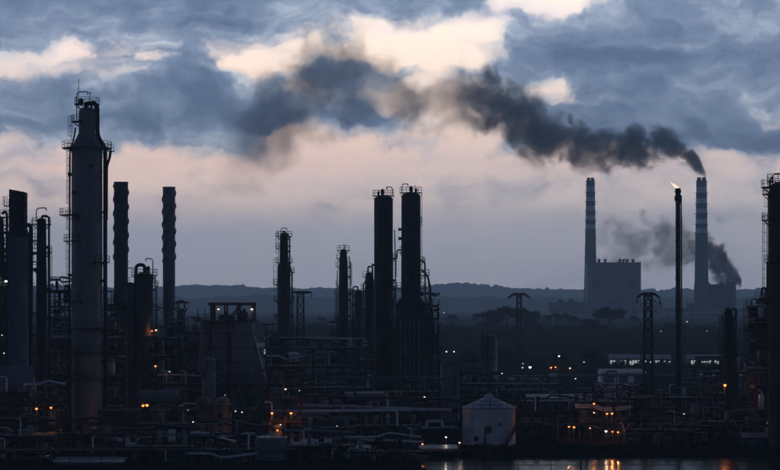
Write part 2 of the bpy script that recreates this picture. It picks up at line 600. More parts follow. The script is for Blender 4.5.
def tree(name, label, px, pytop, D, wpx, group=None, mat='leaf', seed=0, umbrella=False, px_n=26, size=None):
    g = np.random.default_rng(seed + 100)
    gz = float(terrain_h(np.array([X(px, D)]), np.array([float(D)]))[0])
    T = Thing(name, label, 'tree', px, D, group, gz)
    h = T.z(pytop)
    rw = wpx * T.s / 2
    r_ = random.Random(seed)
    mb = MB()
    lean = r_.uniform(-.06, .06) * h
    th = h * (0.62 if umbrella else 0.45)
    mb.tube([(0, 0, -0.4), (lean * .3, 0, th * .5), (lean, 0, th)], 0.03 * h, 7)
    for k in range(5):
        a = 2 * PI * k / 5 + r_.random()
        mb.tube([(lean * .8, 0, th * .82), (lean + rw * .35 * math.cos(a), rw * .35 * math.sin(a), th + (h - th) * .35),
                 (lean + rw * .62 * math.cos(a), rw * .62 * math.sin(a), th + (h - th) * r_.uniform(.4, .7))], 0.012 * h, 5)
    T.part('trunk', mb, 'bark')
    cs, rs = [], []
    for k in range(px_n):
        a = r_.uniform(0, 2 * PI)
        q = math.sqrt(r_.random())
        if umbrella:
            z = th + (h - th) * (r_.uniform(.35, .95) - .25 * q * q)
        else:
            z = h * .30 + (h * .66) * r_.random() ** .8
            q *= max(.35, 1 - ((z / h - .55) / .55) ** 2)
        cs.append((lean + q * rw * .82 * math.cos(a), q * rw * .82 * math.sin(a), z))
        k_ = rw * r_.uniform(.16, .34)
        rs.append((k_, k_, k_ * .62))
    V, Fq = leaves(cs, rs, 46, size or rw * 0.075, g)
    link('crown', np_mesh('crown', V, Fq), mat, T.o)


def palm(px, pytop, D, wpx, seed, label):
    r_ = random.Random(seed)
    gz = float(terrain_h(np.array([X(px, D)]), np.array([float(D)]))[0])
    T = Thing('palm_tree', label, 'palm', px, D, 'palms on the rise below the power station', gz)
    h = T.z(pytop) * .93
    R_ = wpx * T.s / 2
    lean = r_.uniform(-.05, .05) * h
    T.part('trunk', MB().tube([(0, 0, -.4), (lean * .4, 0, h * .45), (lean, 0, h)], .028 * h, 7), 'bark')
    for k in range(15):
        a = 2 * PI * k / 15 + r_.uniform(-.2, .2)
        el = r_.uniform(-.1, 1.0)
        c, s_ = math.cos(a), math.sin(a)
        mb = MB()
        pts = []
        for j in range(7):
            t = j / 6
            rr = R_ * (t * math.cos(el * .8)) * 1.08
            z = h + R_ * (math.sin(el) * t * 1.1 - (.95 + .2 * el) * t * t)
            pts.append(Vector((lean + rr * c, rr * s_, z)))
        mb.tube(pts, 0.03 * R_, 4)
        sd_ = Vector((-s_, c, 0))
        for j in range(1, 14):
            t = j / 14 * 6
            i0 = min(5, int(t))
            p = pts[i0].lerp(pts[i0 + 1], t - i0)
            d = (pts[i0 + 1] - pts[i0]).normalized()
            ln = R_ * .36 * math.sin(PI * (.18 + .78 * j / 14))
            for sg in (-1, 1):
                e = p + (sd_ * sg * .8 + d * .45 + Vector((0, 0, -.55))).normalized() * ln
                wv = d * R_ * .045
                mb.add([tuple(p - wv), tuple(p + wv), tuple(e)], [(0, 1, 2)])
        T.part('frond', mb, 'leafd')


# the wood below the power station reads as one mass
cs, rs = [], []
for k in range(1500):
    D = nr.uniform(935, 1260)
    px = nr.uniform(-60, 840)
    x = X(px, D)
    g0 = float(terrain_h(np.array([x]), np.array([D]))[0])
    hgt = nr.uniform(2.2, 5.2) * (0.75 + 0.6 * float(vnoise(np.array([x / 24]), np.array([D / 40]), 4)[0]))
    rw = nr.uniform(2.2, 4.6)
    for j in range(4):
        cs.append((x + nr.normal() * rw * .5, D + nr.normal() * rw * .5, g0 + hgt * nr.uniform(.35, .9)))
        rs.append((rw * .55, rw * .55, hgt * .3))
V, Fq = leaves(cs, rs, 26, 0.62, nr)
wd = link('wood', np_mesh('wood', V, Fq), 'leafd', kind='stuff')
wd['label'] = 'dark scrubby wood covering the low rise behind the refinery'
wd['category'] = 'wood'

# ------------------------------------------------------------------ power station on the far side
KP = 1.65                     # size of the far works
DP = 2800.0


def chimney(px, pytop, D, wtop, wbot, label, bands, z0):
    T = Thing('power_station_chimney', label, 'chimney', px, D, 'striped chimneys of the power station', z0)
    h = T.z(pytop)
    r0, r1 = wbot * T.s / 2, wtop * T.s / 2
    rad = lambda z: r0 + (r1 - r0) * min(1, max(0, z / h)) ** 0.75

    def seg(za, zb):
        return [(rad(za + (zb - za) * i / 4), za + (zb - za) * i / 4) for i in range(5)]
    ys = [T.z(b_) for b_ in bands]            # from top to bottom: dark, white, dark, white ...
    zt = h
    for i, zb in enumerate(ys):
        T.part('paint_band', MB().lathe(seg(zb, zt), 28), 'whiteband' if i % 2 else 'navyband')
        zt = zb
    T.part('shaft', MB().lathe(seg(0, zt), 28), 'stackc')
    T.part('rim', MB().lathe([(r1 * 1.0, h + .002), (r1 * 1.06, h + .15), (r1 * 1.06, h + 1.8), (r1 * .9, h + 1.8)], 28), 'iron')
    for k in (-1, 1):
        T.part('flue', MB().lathe([(r1 * .40, h + 1.5), (r1 * .40, h + 5.6), (r1 * .33, h + 5.6), (r1 * .33, h + 3.0)], 16, k * r1 * .46), 'iron')
    for zz in [T.z(b_) for b_ in bands[1::2]] + [h * .45]:
        T.part('gallery', MB().sector(rad(zz) * .98, rad(zz) + 1.7, 0, 2 * PI * .999, zz - .5, zz, 28), 'iron')
    mb = MB()
    for sg in (-.25, .25):
        mb.bar((sg, -rad(0) - .3, 1), (sg, -rad(h) - .3, h), .12)
    for i in range(60):
        z = 1 + (h - 1) * i / 60
        mb.bar((-.25, -rad(z) - .3, z), (.25, -rad(z) - .3, z), .1)
    T.part('ladder', mb, 'iron')
    return T


chimney(590.5, 182, 2880, 8.6, 15, 'slimmer striped chimney rising behind the tall boiler house', [186.5, 192, 196.5, 201.5, 206, 211, 215.5, 220, 224.5, 229.5], 4.0)
chimney(701.5, 182, 2670, 10.4, 16, 'thicker striped chimney pouring out black smoke', [187, 193, 198.5, 203.5, 208.5, 213.5, 219, 224, 228.5, 233], 4.5)


def far_block(T, x0, x1, yt, y0, y1, mat, name='wall', seams=5.0, rail=True):
    seams *= KP
    """sheet-clad block: panels set proud of a core, parapet and roof gear"""
    s, zt = T.s, T.z(yt)
    a, b = T.x(x0), T.x(x1)
    T.part(name, MB().box(a, b, y0, y1, 0, zt), mat)
    n = max(2, int((b - a) / seams))
    for i in range(n):
        u, v = a + (b - a) * i / n, a + (b - a) * (i + 1) / n
        T.part('cladding_panel', MB().box(u + .12, v - .12, y0 - rng.uniform(.12, .26), y0 + .02, 1.5, zt - 1.2), mat)
    T.part('parapet', MB().box(a - .35, b + .35, y0 - .45, y1 + .3, zt + .002, zt + .9), 'plantd')


T = Thing('boiler_house', 'tall square sheet-clad boiler house of the power station', 'building', 614, DP, None, 4.0)
far_block(T, 587.5, 641, 263, 0, 34, 'plant')
for i, px in enumerate((600, 606, 621, 624.5, 628, 634)):
    x = T.x(px)
    T.part('roof_vent', MB().lathe([(1.6, T.z(263)), (1.6, T.z(263) + rng.uniform(2.4, 4.2)), (2.3, T.z(263) + 4.6), (.5, T.z(263) + 5.6)], 10, x, 12), 'plantd')
for px in (596, 632):
    T.part('louvre', MB().box(T.x(px) - 5, T.x(px) + 5, -.5, -.2, T.z(288), T.z(280)), 'plantd')
mb = MB()
for i in range(12):
    x = T.x(588) + (T.x(641) - T.x(588)) * i / 11
    mb.bar((x, 0, T.z(263) + .9), (x, 0, T.z(263) + 2.6), .2)
mb.bar((T.x(588), 0, T.z(263) + 2.6), (T.x(641), 0, T.z(263) + 2.6), .2)
T.part('railing', mb, 'plantd')

T = Thing('turbine_hall', 'long low turbine hall in front of the boiler house', 'building', 640, DP - 70, None, 4.0)
far_block(T, 549, 663, 303, 0, 30, 'plant', seams=7)
for i in range(11):
    px = 555 + i * 10
    w_ = T.part('window', MB().box(T.x(px) - 3.3, T.x(px) + 3.3, -.42, -.28, T.z(314), T.z(309)), 'glass')
    T.part('frame', MB().box(T.x(px) - 3.7, T.x(px) + 3.7, -.38, -.24, T.z(314) - .3, T.z(314) - .02), 'plantd', w_)
for px in (561, 572, 654):
    T.part('roof_vent', MB().box(T.x(px) - 3.3, T.x(px) + 3.3, 8, 16, T.z(303) + .9, T.z(303) + 4.4), 'plantd')

T = Thing('coal_bunker_building', 'dark bunker building at the foot of the smoking chimney', 'building', 716, 2700, None, 4.5)
far_block(T, 697, 736, 285, 0, 26, 'plantd', seams=6)
for px in (701, 709, 722, 729, 734):
    T.part('roof_vent', MB().box(T.x(px) - rng.uniform(1.2, 3), T.x(px) + 2.3, 3, 10, T.z(285) + .9, T.z(285) + rng.uniform(2.8, 5.4)), 'plantd')
T.part('lean_to', MB().box(T.x(689), T.x(697) - .05, -2, 20, 0, T.z(303)), 'plantd')

T = Thing('conveyor_bridge', 'long level conveyor bridge between turbine hall and bunker building', 'conveyor', 690, 2620, None, 4.0)
mb = MB().box(T.x(664), T.x(758), -2, 2, T.z(313), T.z(309))
T.part('gallery', mb, 'plant')
T.part('roof', MB().box(T.x(664) - .3, T.x(758) + .3, -2.4, 2.4, T.z(309) + .003, T.z(308.3)), 'plantd')
for px in (668, 684, 700, 716, 732, 748, 757):
    mb = MB()
    mb.bar((T.x(px) - 2, 0, 0), (T.x(px), 0, T.z(313)), .6)
    mb.bar((T.x(px) + 2, 0, 0), (T.x(px), 0, T.z(313)), .6)
    T.part('trestle', mb, 'plantd')
for i in range(22):
    px = 667 + i * 4.1
    T.part('window', MB().box(T.x(px) - 1.5, T.x(px) + 1.5, -2.12, -1.95, T.z(311.8), T.z(310.2)), 'glass')

T = Thing('switch_house', 'low grey block beside the conveyor at right of the bunker building', 'building', 752, 2640, None, 4.0)
far_block(T, 738, 775, 318, 0, 22, 'plant', seams=6)


# ------------------------------------------------------------------ smoke
def plume(name, label, D, path, dens, thin, seed, nscale, step, thick=1.0, erode=1.0):
    """path: (px, py, radius px) from the source onward, px falling; the shader follows the same curve"""
    s = D / F
    x1, x0 = X(path[0][0], D), X(path[-1][0], D)
    zz = [Z(p[1], D) for p in path]
    rr = [p[2] * s for p in path]
    us = [(X(p[0], D) - x0) / (x1 - x0) for p in path]
    zlo, zhi, rhi = min(zz) - 1, max(zz) + 1, max(rr) * 1.02
    # hull
    uu = np.linspace(0, 1, 90)
    zi = np.interp(uu, us[::-1], zz[::-1])
    ri = np.interp(uu, us[::-1], rr[::-1])
    n = 28
    mb = MB()
    v, f = [], []
    for u, z, r in zip(uu, zi, ri):
        for k in range(n):
            a = 2 * PI * k / n
            v.append((x0 + u * (x1 - x0), r * 1.22 * thick * math.cos(a), z + r * 1.22 * math.sin(a)))
    for i in range(len(uu) - 1):
        for k in range(n):
            j = (k + 1) % n
            f.append((i * n + k, i * n + j, (i + 1) * n + j, (i + 1) * n + k))
    f.append(tuple(reversed(range(n))))
    f.append(tuple((len(uu) - 1) * n + k for k in range(n)))
    mb.add(v, f, True)
    m = bpy.data.materials.new(name)
    m.use_nodes = True
    nd, lk = m.node_tree.nodes, m.node_tree.links
    nd.clear()
    A = NT(nd, lk)
    t = nd.new('ShaderNodeTexCoord')
    p = t.outputs['Object']
    big = A.noise(A.v('ADD', p, (seed * 37.0, 0, 0)), nscale * .45, 2, 0.5, out='Color')
    wp = A.v('ADD', p, A.v('MULTIPLY', A.v('SUBTRACT', big, (.5, .5, .5)), (rhi * .55, rhi * .4, rhi * .55)))
    x, y, z = A.sep(p)
    wx, wy, wz = A.sep(wp)
    u = A.m('DIVIDE', A.m('SUBTRACT', x, x0), x1 - x0, clamp=True)
    pts = sorted(zip(us, zz, rr))
    zc = A.m('MULTIPLY_ADD', A.curve(u, [(a, (b_ - zlo) / (zhi - zlo)) for a, b_, _ in pts]), zhi - zlo, zlo)
    rc = A.m('MULTIPLY', A.curve(u, [(a, c / rhi) for a, _, c in pts]), rhi)
    wob = A.m('MULTIPLY', A.m('DIVIDE', rc, rhi), 1.0)
    ddz = A.m('SUBTRACT', A.m('ADD', z, A.m('MULTIPLY', A.m('SUBTRACT', wz, z), wob)), zc)
    ddy = A.m('DIVIDE', y, thick)
    d = A.m('DIVIDE', A.m('SQRT', A.m('ADD', A.m('MULTIPLY', ddz, ddz), A.m('MULTIPLY', ddy, ddy))), rc)
    nz = A.noise(A.v('ADD', wp, (seed * 11.0, 5.0, 3.0)), nscale, 7, 0.66)
    body = A.m('SUBTRACT', 1.0, d)
    k = A.m('ADD', body, A.m('MULTIPLY', A.m('SUBTRACT', nz, 0.5), 3.4 * erode))
    k = A.m('SUBTRACT', k, 0.22 * erode)
    k = A.mr(k, 0.0, 0.62, smooth=True)
    edge = A.mr(d, 1.18, 0.85, smooth=True)
    ends = A.mr(u, 0.0, 0.12, smooth=True)
    th = A.curve(u, [(a, b_) for a, b_ in sorted(thin)])
    de = A.m('MULTIPLY', A.m('MULTIPLY', A.m('MULTIPLY', k, edge), A.m('MULTIPLY', th, ends)), dens)
    pv = nd.new('ShaderNodeVolumePrincipled')
    pv.inputs['Color'].default_value = (0.265, 0.262, 0.295, 1)
    pv.inputs['Absorption Color'].default_value = (0, 0, 0, 1)
    lk.new(de, pv.inputs['Density'])
    o = nd.new('ShaderNodeOutputMaterial')
    lk.new(pv.outputs[0], o.inputs['Volume'])
    m.cycles.volume_step_rate = step
    # the object's origin sits at its source height and depth
    ob = link(name, mb.mesh(name), m, None, (0, D, 0), 'stuff')
    ob['label'] = label
    ob['category'] = 'smoke'
    return ob


plume('chimney_smoke', 'black smoke plume trailing left from the thicker striped chimney', 2670,
      [(706, 177, 7), (703, 172, 9), (697, 163, 13), (686, 154, 18), (668, 147, 24), (640, 146, 27), (600, 149, 28), (565, 142, 34), (530, 126, 42), (490, 104, 48),
       (450, 100, 46), (415, 103, 44), (385, 92, 56), (340, 78, 74), (295, 105, 80), (250, 145, 74), (205, 185, 50)],
      0.25, [(0, 0.02), (.10, .055), (.20, .07), (.28, .065), (.35, .06), (.42, .15), (.465, .08), (.52, .17), (.56, .29), (.64, .36), (.74, .46), (.82, .58), (.88, .78), (.94, 1), (1, 1)], 1, 0.030, 0.13, 0.8, 0.86)
plume('low_smoke', 'dark smoke rolling off the bunker building behind the thicker chimney', 2760,
      [(741, 284, 9), (735, 278, 17), (725, 270, 24), (714, 260, 27), (700, 251, 27), (670, 246, 34), (635, 242, 36), (588, 236, 26)],
      0.22, [(0, .05), (.3, .11), (.55, .16), (.70, .30), (.80, .8), (1, 1)], 2, 0.045, 0.14, 0.8, 1.3)

# ------------------------------------------------------------------ evening haze
hm = bpy.data.materials.new('evening_haze')
hm.use_nodes = True
hm.node_tree.nodes.clear()
pv = hm.node_tree.nodes.new('ShaderNodeVolumePrincipled')
pv.inputs['Color'].default_value = (0.56, 0.76, 1.0, 1)
pv.inputs['Density'].default_value = 0.000185
pv.inputs['Anisotropy'].default_value = 0.45
ho = hm.node_tree.nodes.new('ShaderNodeOutputMaterial')
hm.node_tree.links.new(pv.outputs[0], ho.inputs['Volume'])
hz = link('haze', MB().box(-3950, 3950, -100, 9650, -5, 430).mesh('haze'), hm, kind='stuff')

# ------------------------------------------------------------------ trees that can be told apart
for i, (px, py, wpx, lab) in enumerate([
        (452, 316, 11, 'small lone palm at left of the palm row, below the hills'),
        (478, 314.5, 11, 'palm just left of the big dark tree clump'),
        (548, 316, 10, 'leftmost palm of the row left of the turbine hall'),
        (557, 314.5, 11, 'second palm of the row left of the turbine hall'),
        (566, 315, 11, 'third palm of the row left of the turbine hall'),
        (575, 317, 10, 'rightmost palm of the row left of the turbine hall'),
        (633, 317, 10, 'short palm between the turbine hall tree and the near pylon'),
        (322, 318, 9, 'distant palm between the derrick and the slim left-hand column')]):
    palm(px, py - 1.5, 1160 + 10 * (i % 3), wpx * 1.3, 40 + i, lab)
for i, (px, py, wpx, um, lab) in enumerate([
        (493, 311, 22, False, 'round dark tree at left end of the tree clump behind the far pylon'),
        (507, 307.5, 20, True, 'spreading tree in the middle of the clump behind the far pylon'),
        (524, 310, 22, True, 'spreading tree at right end of the clump behind the far pylon'),
        (610, 309.5, 26, True, 'wide umbrella shaped tree in front of the turbine hall'),
        (590, 321, 20, False, 'low round tree left of the umbrella shaped tree'),
        (532, 321, 16, False, 'small round tree right of the far pylon'),
        (676, 326, 24, False, 'low tree on the rise behind the flare stack'),
        (705, 327, 22, False, 'low tree below the thicker striped chimney'),
        (430, 324, 20, False, 'low tree right of the stepped twin column'),
        (250, 322, 26, False, 'low tree on the rise behind the silos'),
        (318, 325, 18, False, 'bushy tree right of the derrick, under the distant palm')]):
    tree('broadleaf_tree', lab, px, py - 1, 1150 + (i % 4) * 8, wpx * 1.35, 'trees on the rise', 'leafd', 60 + i, um, 40)
for i, (px, py, D, wpx, lab) in enumerate([
        (592, 351, 700, 22, 'dark tree standing left of the white sheds'),
        (560, 354, 720, 26, 'broad dark tree behind the cross-armed lamp mast'),
        (620, 360, 740, 15, 'tree behind the roof of the white shed'),
        (641, 360, 760, 13, 'tree in front of the lit halls left of the near pylon'),
        (662, 359, 770, 12, 'tree in front of the lit halls left of the flare stack'),
        (698, 360, 760, 13, 'tree in front of the lit halls right of the flare stack'),
        (738, 360, 740, 26, 'wide dark tree right of the lit halls'),
        (540, 358, 745, 22, 'dark tree right of the far pylon foot'),
        (505, 352, 760, 30, 'dark spreading tree left of the far pylon foot'),
        (470, 352, 720, 30, 'dark tree right of the stepped twin column'),
        (770, 354, 720, 30, 'dark tree behind the right-hand columns')]):
    tree('yard_tree', lab, px, py, D, wpx, 'trees between the works and the lit halls', 'leafd', 90 + i, False, 30)
# low scrub on the far yard
cs, rs = [], []
for k in range(240):
    D = nr.uniform(770, 795); px = nr.uniform(540, 780)
    hgt = nr.uniform(.5, 2.6)
    cs.append((X(px, D), D, hgt * .5)); rs.append((nr.uniform(.8, 2), 1.2, hgt * .5))
V, Fq = leaves(cs, rs, 34, 0.36, nr)
q = link('scrub', np_mesh('scrub', V, Fq), 'leafd', kind='stuff')
q['label'] = 'low dark scrub along the far side of the yard'
q['category'] = 'scrub'
# weeds on the basin bank
cs, rs = [], []
for k in range(420):
    x = nr.uniform(6, 80); y = nr.uniform(343, 352)
    hgt = nr.uniform(.2, .9)
    cs.append((x, y, float(terrain_h(np.array([x]), np.array([y]))[0]) + hgt * .3)); rs.append((nr.uniform(.3, 1.0), .5, hgt * .5))
V, Fq = leaves(cs, rs, 40, 0.13, nr)
q = link('bank_weeds', np_mesh('bank_weeds', V, Fq), 'leafd', kind='stuff')
q['label'] = 'dark weeds along the edge of the water basin'
q['category'] = 'weeds'


# ------------------------------------------------------------------ refinery builders
def railing_ring(mb, r, a0, a1, z, h=1.1, cx=0, cy_=0, step=1.3):
    n = max(2, int(abs(a1 - a0) * r / step))
    pts = [(cx + r * math.cos(a0 + (a1 - a0) * i / n), cy_ + r * math.sin(a0 + (a1 - a0) * i / n)) for i in range(n + 1)]
    for x, y in pts:
        mb.bar((x, y, z), (x, y, z + h), .07)
    for k in (.5, 1.0):
        for a, b_ in zip(pts, pts[1:]):
            mb.bar((*a, z + h * k), (*b_, z + h * k), .06)


def railing_line(mb, p, q, h=1.1, step=1.5):
    p, q = Vector(p), Vector(q)
    n = max(1, int((q - p).length / step))
    for i in range(n + 1):
        e = p.lerp(q, i / n)
        mb.bar(e, e + Vector((0, 0, h)), .07)
    for k in (.5, 1.0):
        mb.bar(p + Vector((0, 0, h * k)), q + Vector((0, 0, h * k)), .06)


def ladder(T, x, y, z0, z1, out=(0, -1), cage=True, parent=None):
    mb = MB()
    o = Vector((out[0], out[1], 0))
    sd_ = Vector((-o.y, o.x, 0)) * .25
    b = Vector((x, y, 0))
    for sg in (-1, 1):
        mb.bar(b + sd_ * sg + Vector((0, 0, z0)), b + sd_ * sg + Vector((0, 0, z1 + 1)), .06)
    n = max(2, int((z1 - z0) / .6))
    for i in range(n):
        z = z0 + (z1 - z0) * i / n
        mb.bar(b - sd_ + Vector((0, 0, z)), b + sd_ + Vector((0, 0, z)), .05)
    if cage:
        n = max(2, int((z1 - z0 - 2) / 1.2))
        for i in range(n + 1):
            z = z0 + 2 + (z1 - z0 - 1.2) * i / n
            ring = [b + o * (.35 - .35 * math.cos(t)) + sd_ * 1.5 * math.sin(t) + Vector((0, 0, z)) for t in (.5, 1.3, PI, 2 * PI - 1.3, 2 * PI - .5)]
            for a, c in zip(ring, ring[1:]):
                mb.bar(a, c, .05)
        for sg in (-1, 0, 1):
            e = b + o * (.7 if sg == 0 else .5) + sd_ * sg * 1.4
            mb.bar(e + Vector((0, 0, z0 + 2)), e + Vector((0, 0, z1 + .8)), .05)
    T.part('ladder', mb, 'steel', parent)


class Column(Thing):
    """tall process vessel. segs: (row, half width px) from the top down"""
    def __init__(s, label, px, D, segs, mat='black', name='process_tower', cat='process tower', group=None, dome=True, seam=3.2, base=0.0):
        super().__init__(name, label, cat, px, D, group)
        pr = [(hw * s.s, s.z(y)) for y, hw in segs]
        pr.append((pr[-1][0], base))
        s.pr = pr
        mb = MB()
        prof = []
        if dome:
            r, z = pr[0]
            for t in (0, 18, 38, 58, 76, 90):
                prof.append((max(.02, r * math.sin(R(t))), z - r * .5 + r * .5 * math.cos(R(t))))
            prof += pr[1:]
        else:
            prof = pr
        mb.lathe(prof[::-1], 32)
        # courses of cladding: thin raised bands
        z = 2.0
        while z < pr[0][1] - pr[0][0] * .6:
            r = s.rad(z)
            mb.lathe([(r + .02, z), (r + .045, z + .02), (r + .045, z + .12), (r + .02, z + .14)], 32)
            z += seam
        s.shell = s.part('shell', mb, mat)

    def rad(s, z):
        for (ra, za), (rb, zb) in zip(s.pr, s.pr[1:]):
            if zb <= z <= za:
                return rb if za - zb < 1e-6 else rb + (ra - rb) * (z - zb) / (za - zb)
        return s.pr[0][0] if z > s.pr[0][1] else s.pr[-1][0]

    def platform(s, y, a0=-180, a1=180, w=1.1, rail=True):
        z = s.z(y)
        r = s.rad(z)
        a0, a1 = R(a0), R(a1)
        if a1 - a0 > 2 * PI - .01:
            a1 -= .01
        mb = MB().sector(r - .05, r + w, a0, a1, z - .12, z, 20)
        n = max(2, int((a1 - a0) / .6))
        for i in range(n + 1):
            a = a0 + (a1 - a0) * i / n
            c, q = math.cos(a), math.sin(a)
            mb.bar((r * c, r * q, z - .9), ((r + w * .9) * c, (r + w * .9) * q, z - .12), .09)
        p = s.part('platform', mb, 'grating')
        if rail:
            mb = MB()
            railing_ring(mb, r + w - .05, a0, a1, z)
            s.part('railing', mb, 'steel', p)
        return p

    def lad(s, y1, y0, az, cage=True):
        z1, z0 = s.z(y1), s.z(y0)
        r = max(s.rad(z0), s.rad(z1), s.rad((z0 + z1) / 2)) + .25
        a = R(az)
        ladder(s, r * math.cos(a), r * math.sin(a), z0, z1, (math.cos(a), math.sin(a)), cage)

    def pipe(s, pts, r=.2, mat='iron', fr=1.0, name='pipe'):
        """pts: (px, row, depth m)"""
        path = [(s.x(a), d, s.z(b_)) for a, b_, d in pts]
        return s.part(name, MB().tube(fillet(path, fr), r, 8), mat)

    def nozzles(s, n, seed, y0, y1):
        r_ = random.Random(seed)
        for i in range(n):
            z = s.z(r_.uniform(y0, y1))
            a = R(r_.choice((-175, -160, -130, -100, -70, -40, -20, -5, 5)))
            r = s.rad(z)
            c, q = math.cos(a), math.sin(a)
            k = r_.uniform(.22, .4)
            mb = MB().tube([((r - .1) * c, (r - .1) * q, z), ((r + .55) * c, (r + .55) * q, z)], k * .75, 10)
            mb.tube([((r + .42) * c, (r + .42) * q, z), ((r + .6) * c, (r + .6) * q, z)], k, 10)
            s.part('nozzle', mb, 'iron')

    def davit(s, px, y0, ytop, reach):
        x, z0, z1 = s.x(px), s.z(y0), s.z(ytop)
        mb = MB().tube(fillet([(x, -.3, z0), (x, -.3, z1), (x + reach * s.s, -.3, z1), (x + reach * s.s, -.3, z1 - .5)], .8), .10, 6)
        s.part('davit', mb, 'steel')


def frame(label, px0, px1, D, depth, rows, bays, name='steel_frame', cat='steel frame', seed=0, fill=1.0, mat='steel', brace=True, deck=True, rail=True, post=.28, group=None, nd=2, pipes=True):
    """open steel frame: posts, beams, grated decks, rails and the plant standing on them. rows: deck rows from the top down"""
    r_ = random.Random(seed)
    T = Thing(name, label, cat, (px0 + px1) / 2, D, group)
    a, b = T.x(px0), T.x(px1)
    zs = [T.z(y) for y in rows]
    xs_ = [a + (b - a) * i / bays for i in range(bays + 1)]
    ys_ = [depth * j / (nd - 1) for j in range(nd)]
    for x in xs_:
        for y in ys_:
            T.part('post', MB().bar((x, y, 0), (x, y, zs[0] + r_.choice((0, 0, .3))), post), mat)
    floors = [0.0] + zs[::-1]
    for z in zs:
        for y in ys_:
            T.part('beam', MB().bar((a - .2, y, z - .22), (b + .2, y, z - .22), post * .7, .36), mat)
        for x in xs_:
            T.part('cross_beam', MB().bar((x, 0, z - .24), (x, depth, z - .24), post * .6, .32), mat)
        if deck:
            T.part('deck', MB().box(a - .3, b + .3, -.3, depth + .3, z - .03, z + .05), 'grating')
        if rail:
            mb = MB()
            railing_line(mb, (a - .25, -.25, z + .05), (b + .25, -.25, z + .05))
            railing_line(mb, (a - .25, -.25, z + .05), (a - .25, depth + .25, z + .05))
            railing_line(mb, (b + .25, -.25, z + .05), (b + .25, depth + .25, z + .05))
            T.part('railing', mb, mat)
    if brace:
        for i in range(bays):
            for z0, z1 in zip(floors, floors[1:]):
                if r_.random() < .38:
                    T.part('brace', MB().bar((xs_[i], -.02, z0 + .1), (xs_[i + 1], -.02, z1 - .4), .14), mat)
                    if r_.random() < .5:
                        T.part('brace', MB().bar((xs_[i + 1], .14, z0 + .1), (xs_[i], .14, z1 - .4), .14), mat)
    mats = ['pipe', 'iron', 'clad', 'cladd', 'pipel', 'rust', 'black', 'blue']
    for z0, z1 in zip(floors, floors[1:] + [floors[-1] + 3.0]):
        hh = z1 - z0
        z0 += .06
        for i in range(bays):
            if r_.random() > fill:
                continue
            u, v = xs_[i] + .4, xs_[i + 1] - .4
            wv = v - u
            if wv < .8:
                continue
            k = r_.random()
            m_ = r_.choice(mats)
            if k < .38:                      # horizontal drum on saddles
                rr = min(hh * .26, wv * .22, 1.3)
                zc = z0 + rr + .5
                d = T.part('drum', MB().hdrum(((u + v) / 2, depth * .35, zc), (1, 0), wv * .62, rr), m_)
                for q in (-.22, .22):
                    T.part('saddle', MB().box((u + v) / 2 + wv * q - .12, (u + v) / 2 + wv * q + .12, depth * .35 - rr * .7, depth * .35 + rr * .7, z0, zc - rr * .7), 'iron', d)
            elif k < .62:                    # upright vessel
                rr = min(hh * .3, wv * .26, 1.2)
                h = hh * r_.uniform(.55, .78)
                T.part('vessel', MB().lathe([(rr * .6, z0), (rr, z0 + .3), (rr, z0 + h * .85), (rr * .75, z0 + h * .95), (rr * .02, z0 + h)], 14, (u + v) / 2, depth * .4), m_)
            elif k < .80:                    # exchanger pair
                rr = min(hh * .15, .6)
                for q in (0, 1):
                    T.part('exchanger', MB().hdrum(((u + v) / 2, depth * .3, z0 + .5 + rr + q * rr * 2.3), (1, 0), wv * .7, rr, 12), m_)
            else:                            # cabinet with vent
                d = T.part('cabinet', MB().box(u + wv * .2, v - wv * .2, depth * .2, depth * .6, z0, z0 + hh * .45), r_.choice(('clad', 'blue', 'conc')))
        if pipes:
            for j in range(r_.choice((1, 2, 2, 3))):
                y = r_.uniform(-.5, depth * .8)
                z = z0 + hh * r_.uniform(.55, .84)
                path = [(a - r_.uniform(.2, 1.5), y, z), (a + (b - a) * r_.uniform(.3, .5), y, z), (a + (b - a) * r_.uniform(.5, .6), y, z + r_.choice((-.6, 0, .6))), (b + r_.uniform(.2, 1.2), y, z + r_.choice((-.3, 0)))]
                T.part('pipe', MB().tube(fillet(path, .4), r_.uniform(.10, .24), 7), r_.choice(('pipe', 'iron', 'pipel', 'rust', 'pipe')))
            for j in range(r_.choice((1, 1, 2))):
                x = r_.uniform(a, b)
                T.part('riser', MB().tube(fillet([(x, -.45, z0), (x, -.45, z0 + hh * .8), (x + r_.choice((-1, 1)) * r_.uniform(.5, 1.5), -.45, z0 + hh * .8)], .4), r_.uniform(.08, .18), 7), r_.choice(('pipe', 'iron', 'pipel')))
    return T


